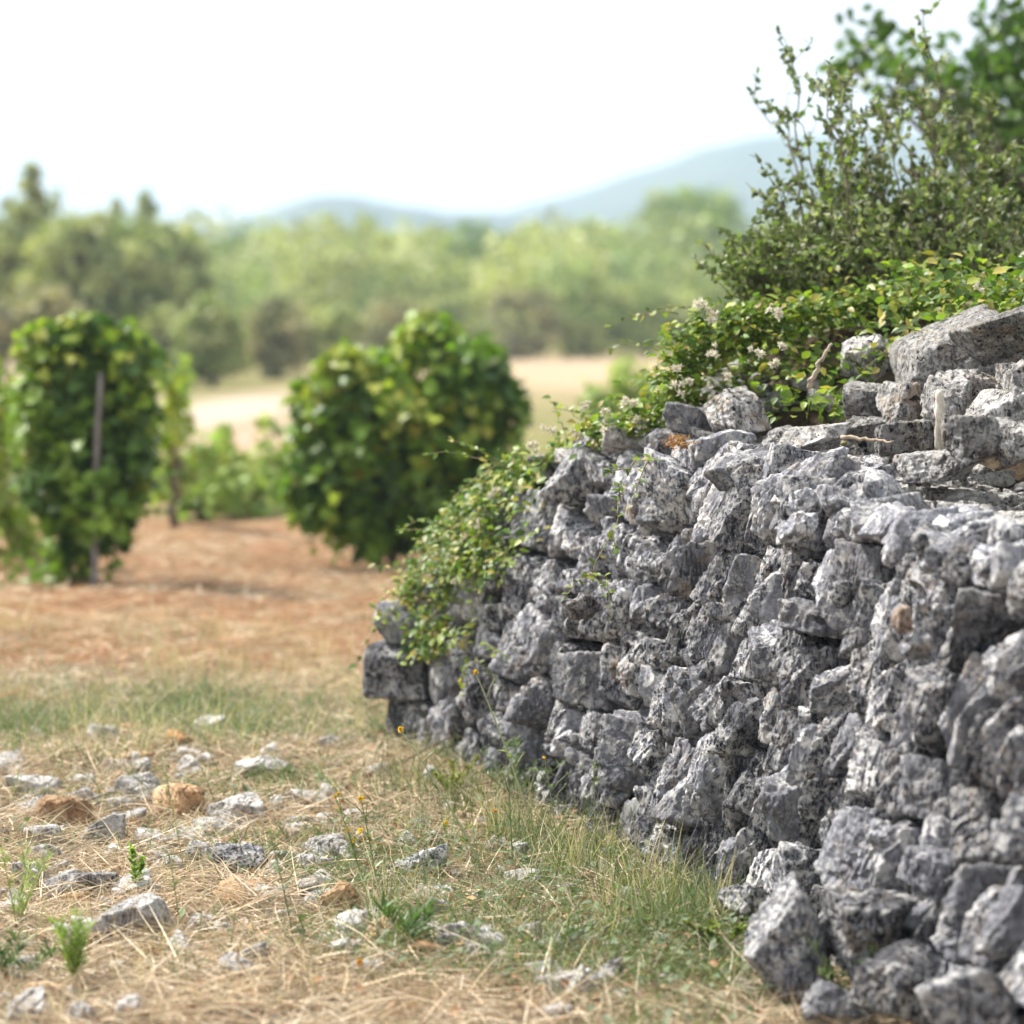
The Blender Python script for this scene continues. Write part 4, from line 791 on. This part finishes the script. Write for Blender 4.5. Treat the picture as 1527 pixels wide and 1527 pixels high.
# a twig of it low at its left edge
# ------------------------------------------------------------------ trees, vines and posts
def tree(name, label, loc, H, Rc, nclump, nleaf, lsize, pal, seed, shape='round', trunk_r=.12, cat='tree', group=None, squash=1.0, mat=None, gap=.0, base=.25):
    r_ = np.random.default_rng(seed); root = empty(name, loc, label, cat, group); s, l = Geo(), Geo(); loc = np.array(loc)
    lean = r_.normal(0, .05 * H, 2); ztop = H * (.95 if shape == 'cone' else .75); t = np.linspace(0, 1, 9)[:, None]
    P = loc + np.concatenate([lean[None] * t ** 1.5, ztop * t - .15 * (1 - t)], 1) + .02 * H * np.cumsum(r_.normal(size=(9, 3)), 0) * t * .5; tube(s, P, trunk_r * (1 - .8 * t[:, 0]) + .01, np.array([.13, .10, .08]), 8)
    for k in range(nclump):
        while True:
            q_ = r_.uniform(-1, 1, 3)
            if (q_ ** 2).sum() < 1: break
        q_ = q_ / max(np.linalg.norm(q_), 1e-3) * (np.linalg.norm(q_) ** .5)
        hz = base + (1 - base) * (q_[2] * .5 + .5)
        if shape == 'cone': rad = Rc * (1.02 - hz) ** .8 * 1.2
        elif shape == 'umbrella': hz = .62 + .36 * (q_[2] * .5 + .5); rad = Rc
        else: rad = Rc
        e = loc + np.array([q_[0] * rad + lean[0] * hz, q_[1] * rad + lean[1] * hz, H * hz * .97]); cr_ = Rc * r_.uniform(.22, .42) * (.6 if shape == 'cone' else 1)
        i = int(np.clip(hz * 9 - 2, 1, 8)); tube(s, [P[i], (P[i] + e) / 2 + [0, 0, .04 * H], e], [trunk_r * .4, trunk_r * .25, .01], np.array([.13, .10, .08]), 5)
        n = int(nleaf * r_.uniform(.6, 1.3)); d = unit(r_.normal(size=(n, 3))); LP = e + d * (cr_ * r_.random(n)[:, None] ** .45) * np.array([1.15, 1.15, .8 * squash])
        cc = pal[r_.integers(0, len(pal))] * (1 + r_.normal(0, .10)); leaves(l, LP, unit(r_.normal(size=(n, 3)) + [0, 0, -.2]), r_.normal(size=(n, 3)) + d, r_.uniform(.6, 1.2, n) * lsize, cc * (1 + r_.normal(0, .22, (n, 1))).clip(.4, 1.8), 'quad' if lsize > .06 else 'ovate')
    s.build('trunk', M_BARK, root); l.build('crown', mat or M_FAR, root); return root
# dark oak behind the shrub, entering from the right
OAK = np.array([[.075, .14, .035], [.10, .18, .045], [.055, .10, .03], [.14, .23, .05]])
def oak():
    r_ = np.random.default_rng(9); Yt = 14.5; b_ = at(1760, 470, Yt); b_[2] = 0; root = empty('oak_tree', b_, 'dark green oak tree whose boughs reach in at the upper right corner', 'tree'); s, l = Geo(), Geo()
    T = np.stack([np.linspace(0, -.15, 9), np.zeros(9), np.linspace(-.1, 4.6, 9)], -1) + b_ + np.cumsum(r_.normal(0, .03, (9, 3)), 0); tube(s, T, np.linspace(.17, .05, 9), np.array([.11, .09, .075]), 9)
    cl_ = [(1290, 62, .16, 75), (1325, 85, .13, 60), (1262, 95, .10, 34), (1400, 130, .20, 95), (1440, 105, .18, 110), (1480, 150, .24, 220), (1510, 190, .26, 260), (1520, 60, .16, 130), (1495, 20, .12, 60), (1500, 250, .24, 260), (1470, 210, .18, 130), (1530, 320, .26, 280), (1500, 300, .20, 190), (1370, 100, .12, 44), (1345, 140, .12, 34), (1520, 380, .25, 200), (1490, 350, .18, 120), (1430, 160, .16, 80), (1545, 120, .25, 220),
           (1600, 150, .4, 330), (1650, 280, .45, 380), (1600, 350, .4, 330), (1720, 120, .5, 380), (1800, 260, .55, 380), (1680, 20, .5, 330), (1900, 150, .55, 330), (1780, -40, .55, 330)]
    for (a_, c_, rad, n) in cl_:
        n = int(n * .8)
        Y = Yt + r_.uniform(-.5, .5); e = at(a_, c_, Y); i = int(np.clip((e[2] - .6) / 4.7 * 9, 2, 8)); mid = (T[i - 1] + e) / 2 + [0, 0, .12]; tube(s, [T[i - 1], mid, e], [.045, .025, .008], np.array([.12, .10, .08]), 6)
        d = unit(r_.normal(size=(n, 3))); LP = e + d * rad * 1.25 * r_.random(n)[:, None] ** .4
        leaves(l, LP, unit(r_.normal(size=(n, 3)) + [0, 0, -.3]), r_.normal(size=(n, 3)) + [0, 0, .6], r_.uniform(.06, .10, n), pick(OAK, n), 'ovate')
    s.build('trunk', M_BARK, root); l.build('crown', M_LEAF, root)
oak()

VG = np.array([[.08, .155, .02], [.13, .23, .025], [.05, .11, .02], [.19, .31, .03], [.09, .17, .04], [.20, .31, .04], [.14, .25, .03]]); VY = np.array([[.30, .40, .05], [.36, .43, .07], [.24, .36, .05], [.38, .40, .06]])
def grapevine(label, blobs, foot_px, Y, seed, yellow, group='grapevines in the vineyard', lsz=.11, dens=1.0, pal=VG, depth=1.0):
    """blobs: (px, py, half width, half height, leaf count) of leaf masses at distance Y; yellow share: young shoots, plus backlight on the tops put into the leaf colour"""
    r_ = np.random.default_rng(seed); f_ = ground_at(*foot_px); f_[1] = Y; f_[0] = (foot_px[0] - 763.5) / FPX * Y; f_[2] = float(gh(f_[0], Y)) - .02
    root = empty('grapevine', f_, label, 'grapevine', group); s, l = Geo(), Geo(); k = Y / FPX; top_ = at(foot_px[0], blobs[0][1], Y)
    t = np.linspace(0, 1, 8)[:, None]; P = f_ + (top_ - f_) * t * .75 + np.cumsum(r_.normal(0, .012, (8, 3)), 0); tube(s, P, .032 * (1 - .55 * t[:, 0]), np.array([.14, .10, .075]), 8)
    for (a_, c_, hw, hh, n, yl) in blobs:
        if seed == 1: a_ = 132 + (a_ - 132) * .90; hw = hw * .9
        yl = min(1, yl * 1.25 + .02); n = int(n * dens * 1.1); e = at(a_, c_, Y) + np.array([0, r_.uniform(-.12, .12), 0]); d = unit(r_.normal(size=(n, 3))); ext = .84 * np.array([hw * k, min(hw, hh) * k * 1.1 * depth + .05, hh * k])  # more yellow leaves where backlight strikes the vine, light painted as leaf colour
        nk = max(3, n // 22); kc = unit(r_.normal(size=(nk, 3))) * (r_.random(nk)[:, None] ** .42) * ext; ki = r_.integers(0, nk, n); d = unit(d * .6 + (kc / ext)[ki])
        LP = e + kc[ki] + r_.normal(0, 1, (n, 3)) * np.array([.055, .055, .075])                     # leaves hang in shoots
        tube(s, [P[-3], (P[-3] + e) / 2, e], [.012, .009, .004], np.array([.2, .13, .07]), 5)
        lim = np.array([hw * k, 9, hh * k]) * (.92 + .2 * r_.random(nk))[ki][:, None]; q_ = np.sqrt((((LP - e) / lim) ** 2).sum(1)); LP = e + (LP - e) / np.maximum(q_, 1)[:, None]
        cc = pal[r_.integers(0, len(pal), nk)][ki] * (1 + rng.normal(0, .22, (n, 1))).clip(.4, 1.8); ym = r_.random(nk)[ki] < yl; cc[ym] = pick(VY, int(ym.sum())); om = r_.random(n) < .002; cc[om] = np.array([.5, .22, .04])
        lsz_ = lsz * .8
        leaves(l, LP, np.stack([d[:, 0] * .5 + r_.normal(0, .4, n), d[:, 1] * .5 + r_.normal(0, .4, n), -.5 + r_.normal(0, .35, n)], -1), np.stack([d[:, 0] + r_.normal(0, .3, n), d[:, 1] - .3 + r_.normal(0, .3, n), .6 + r_.normal(0, .3, n)], -1), r_.uniform(.6, 1.1, n) * lsz_, cc, 'vine')
    if Y < 18:
        for q_ in range(16):                                                                          # stray shoots
            a_, c_, hw, hh, n, yl = blobs[r_.integers(0, len(blobs))]; p0 = at(a_ + r_.uniform(-.8, .8) * hw, c_ + r_.uniform(-.8, .8) * hh, Y - .1); dd = np.array([r_.normal(0, .8), r_.normal(-.2, .3), r_.uniform(-.5, .6)]); t_ = np.linspace(0, 1, 7)[:, None]; Q = p0 + .30 * r_.uniform(.6, 1.1) * (unit(dd) * t_ + np.array([0, 0, -.4]) * t_ ** 2)
            tube(s, Q, .003, np.array([.25, .22, .08]), 4); m_ = 7; leaves(l, Q[:m_], unit(r_.normal(size=(m_, 3)) + [0, 0, -.5]), r_.normal(size=(m_, 3)) * .5 + [0, -.4, .8], np.linspace(.09, .045, m_), (pal[-1] if q_ % 2 else VY[q_ % 4]) * (1 + r_.normal(0, .15, (m_, 1))), 'vine')
    s.build('trunk', M_BARK, root); l.build('foliage', M_LEAF, root); return root
grapevine('tall dark green vine on the left, trained up behind the wooden post', [(130, 600, 95, 110, 900, .05), (90, 520, 62, 40, 260, .35), (58, 508, 34, 26, 100, .75), (125, 498, 54, 30, 170, .45), (190, 518, 40, 26, 130, .5), (205, 545, 48, 60, 260, .18), (60, 600, 55, 90, 380, .06), (195, 640, 50, 90, 380, .05), (130, 720, 95, 75, 520, .03), (70, 700, 50, 70, 250, .05), (185, 730, 45, 60, 220, .04), (120, 790, 55, 35, 130, .05), (175, 790, 25, 40, 60, .04), (105, 830, 30, 30, 40, .05), (80, 855, 30, 12, 20, .05), (40, 640, 30, 60, 120, .15)], (135, 872), 15.4, 1, 0)
grapevine('bushy vine in the middle, right of the tall one, spreading low', [(600, 620, 130, 95, 1100, .08), (550, 560, 60, 36, 260, .55), (520, 540, 40, 20, 120, .8), (640, 505, 46, 34, 190, .5), (630, 485, 22, 18, 50, .8), (700, 560, 60, 55, 380, .08), (700, 640, 75, 80, 560, .05), (490, 640, 62, 70, 420, .06), (520, 710, 80, 50, 380, .1), (650, 720, 90, 60, 480, .05), (730, 680, 40, 60, 200, .04), (560, 775, 55, 40, 150, .12), (610, 770, 60, 35, 180, .05), (545, 805, 25, 20, 40, .05), (470, 590, 36, 30, 110, .25), (480, 740, 56, 46, 240, .15), (465, 690, 46, 60, 240, .1), (570, 765, 100, 48, 380, .08), (665, 770, 84, 44, 320, .06), (735, 610, 46, 60, 240, .08)], (590, 838), 16.6, 2, 0)
LG = np.array([[.34, .45, .11], [.42, .50, .15], [.28, .39, .10], [.48, .52, .19]])
grapevine('pale yellow green vine further back at the right edge of the tall vine', [(252, 640, 26, 90, 160, .5), (262, 560, 18, 40, 50, .6), (245, 720, 30, 50, 110, .3)], (255, 790), 19.5, 3, 0, pal=LG)
grapevine('yellow green vine cut by the left edge of the picture', [(0, 640, 24, 70, 120, .5), (10, 720, 30, 60, 120, .3), (20, 800, 36, 36, 70, .15), (-40, 620, 50, 100, 300, .2), (-50, 740, 50, 60, 200, .2), (55, 830, 30, 16, 34, .1)], (-20, 850), 16.6, 4, 0, pal=LG)
grapevine('low light green vines between the two dark ones, left plant', [(300, 720, 36, 50, 210, .15), (310, 670, 20, 30, 60, .2), (280, 750, 24, 24, 70, .1)], (300, 785), 20.5, 5, 0, pal=LG)
grapevine('low light green vines between the two dark ones, middle plant', [(355, 720, 36, 46, 210, .1), (330, 660, 14, 24, 36, .1), (380, 745, 30, 30, 90, .1)], (350, 788), 21, 6, 0, pal=LG)
grapevine('low light green vines between the two dark ones, right plant', [(405, 710, 30, 56, 200, .1), (398, 645, 16, 20, 36, .2), (425, 750, 24, 30, 70, .2)], (405, 786), 21.5, 7, 0, pal=LG)
grapevine('small far yellow green vine seen just above the creeper', [(905, 585, 45, 26, 170, .3), (935, 560, 34, 26, 130, .6), (960, 585, 36, 30, 140, .3), (880, 600, 40, 20, 90, .1)], (920, 640), 30, 8, 0, pal=LG, lsz=.13)
gpost = Geo(); pb = at(137, 872, 15.15); pt = at(150, 555, 15.15); pb[2] = -.1; t = np.linspace(0, 1, 10)[:, None]; PP = pb + (pt - pb) * t + np.array([.006, 0, 0]) * np.sin(t * 7); tube(gpost, PP, .019 - .003 * t[:, 0], np.array([.27, .25, .24]), 10)
tag(gpost.build('vine_post', M_BARK, origin=pb), 'weathered grey wooden post standing in front of the tall vine', 'post')

# the tree line beyond the field
TG = {'olive': np.array([[.17, .21, .09], [.22, .25, .11], [.13, .17, .07], [.26, .29, .13]]), 'light': np.array([[.28, .36, .13], [.33, .40, .16], [.22, .30, .11], [.38, .43, .19]]),
      'brown': np.array([[.15, .16, .08], [.19, .18, .10], [.12, .13, .07], [.22, .22, .12]]), 'pine': np.array([[.14, .20, .08], [.19, .25, .10], [.10, .15, .06], [.26, .30, .11]])}
for k_, f_ in (('olive', 1.2), ('light', .70), ('brown', 1.3), ('pine', 1.2)): TG[k_] = TG[k_] * np.array([1.58, 1.45, 1.6]) * f_
def px_tree(name, label, xc, ybase, ytop, wpx, pal, seed, shape='round', cl=34, nl=70, ls=.24, Y=None, **kw):
    Y = Y or CAM_H * FPX / (ybase - HORIZON); b_ = at(xc, ybase, Y); b_[2] = 0 ; H = CAM_H + (HORIZON - ytop) * Y / FPX
    return tree(name, label, b_, H, wpx * Y / FPX / 2, cl, nl, ls, TG[pal], seed, shape, max(.06, .022 * H), group='trees at the far edge of the field', **kw)
px_tree('conifer', 'pointed conifer rising highest above the left end of the tree line', 46, 560, 232, 110, 'olive', 1, 'cone', 40, 70, .22, 72, base=.1)
px_tree('leafy_tree', 'broad olive tree in the tree line at the left edge, below the conifer', 5, 560, 300, 150, 'olive', 2, cl=46, Y=66)
px_tree('leafy_tree', 'olive green tree in the tree line right of the pointed conifer', 105, 560, 318, 150, 'olive', 3, cl=46, Y=64)
px_tree('leafy_tree', 'tall olive tree in the tree line above the right side of the tall vine', 200, 560, 322, 130, 'olive', 4, cl=46, Y=68)
px_tree('slender_tree', 'thin pale treetop showing between the conifer and its right neighbour', 105, 540, 262, 30, 'light', 5, cl=12, nl=20, Y=95)
px_tree('slender_tree', 'thin pale treetop, middle one of three above the left trees', 165, 540, 278, 30, 'light', 6, cl=12, nl=20, Y=95)
px_tree('slender_tree', 'thin pale treetop, rightmost of three above the left trees', 216, 540, 270, 34, 'light', 7, cl=14, nl=22, Y=95)
px_tree('leafy_tree', 'rounded olive tree in the tree line where the left trees step down', 275, 560, 338, 110, 'olive', 8, cl=40, Y=74)
px_tree('leafy_tree', 'dark tree low behind the tall vine at the left', 60, 570, 420, 130, 'brown', 9, Y=60)
px_tree('bush', 'pale green round bush in front of the left trees, above the white track', 318, 556, 440, 100, 'light', 10, Y=58, ls=.16, base=.06)
px_tree('bush', 'dark upright bush between the tall vine and the pale green bush', 245, 556, 455, 60, 'olive', 11, Y=60, ls=.16, base=.06)
px_tree('bush', 'brown green bush left of the middle vine, darkest of the row', 415, 546, 445, 100, 'brown', 12, Y=66, ls=.16, base=.06)
px_tree('bush', 'olive bush behind the left end of the middle vine', 490, 542, 455, 90, 'olive', 13, Y=72, ls=.16, base=.06)
px_tree('bush', 'grey green bush showing over the top of the middle vine', 580, 538, 450, 100, 'brown', 14, Y=80, ls=.18, base=.06)
px_tree('bush', 'grey green bush right of the top of the middle vine', 680, 534, 440, 110, 'olive', 15, Y=88, ls=.2, base=.06)
px_tree('bush', 'dark bush at the left end of the beige field', 780, 532, 425, 110, 'brown', 16, Y=94, ls=.2, base=.06)
px_tree('bush', 'big light olive bush in the middle of the beige field edge', 870, 530, 408, 120, 'light', 17, Y=96, ls=.2, base=.06)
px_tree('bush', 'tall light bush at the right end of the beige field, left of the creeper', 965, 528, 420, 130, 'light', 18, Y=98, ls=.2, base=.06)
px_tree('bush', 'light green bush half hidden behind the shrub on the wall', 1060, 528, 400, 130, 'light', 19, Y=100, ls=.2, base=.06)
px_tree('umbrella_pine', 'broad pine with a rounded crown standing out against the blue hill', 1030, 520, 272, 150, 'pine', 20, 'umbrella', 44, 70, .28, 150)
px_tree('leafy_tree', 'round treetop in the far wood below the saddle of the hills', 765, 520, 318, 90, 'pine', 21, Y=170, ls=.3)
px_tree('leafy_tree', 'round treetop in the far wood right of the dip, left of the pine', 900, 520, 330, 110, 'pine', 22, Y=165, ls=.3)
px_tree('leafy_tree', 'tree in the far wood behind the low blue ridge, left of the middle', 525, 520, 318, 100, 'light', 23, Y=170, ls=.3)
px_tree('leafy_tree', 'round tree in the far wood right above the middle vine', 640, 520, 336, 110, 'light', 24, Y=165, ls=.3)
px_tree('leafy_tree', 'tree in the far wood above the brown green bush', 410, 520, 336, 110, 'light', 25, Y=150, ls=.3)
# the wood behind reads as one mass
l = Geo(); fr_ = np.random.default_rng(77)
for k in range(420):
    Y = fr_.uniform(125, 290) if k < 330 else fr_.uniform(100, 125); xp = fr_.uniform(-250, 1750); b_ = at(xp, 470, Y); H = (fr_.uniform(4.2, 6.0) + (Y - 125) * .018 - .9 * (Y < 125)) * (1.0 if xp > 280 else 1.05); Rr = H * fr_.uniform(.28, .42); pal = TG[['olive', 'light', 'pine', 'olive'][fr_.integers(0, 4)]]
    n = 330; cc_ = np.array([b_[0], Y, H * .58]); d = unit(fr_.normal(size=(n, 3))); lump = 1 + .28 * perlin(d * 2.6 + k * 3.1); LP = cc_ + d * lump[:, None] * (fr_.random(n)[:, None] ** .3) * np.array([Rr, Rr, H * .44])
    leaves(l, LP, fr_.normal(size=(n, 3)), fr_.normal(size=(n, 3)) + d, fr_.uniform(.35, .75, n) * H / 7, pal[fr_.integers(0, 4)] * (1 + fr_.normal(0, .22, (n, 1))).clip(.4, 1.8), 'quad')
tag(l.build('woods', M_FAR), 'far wood of mixed green trees filling the plain before the hills', 'wood', kind='stuff')
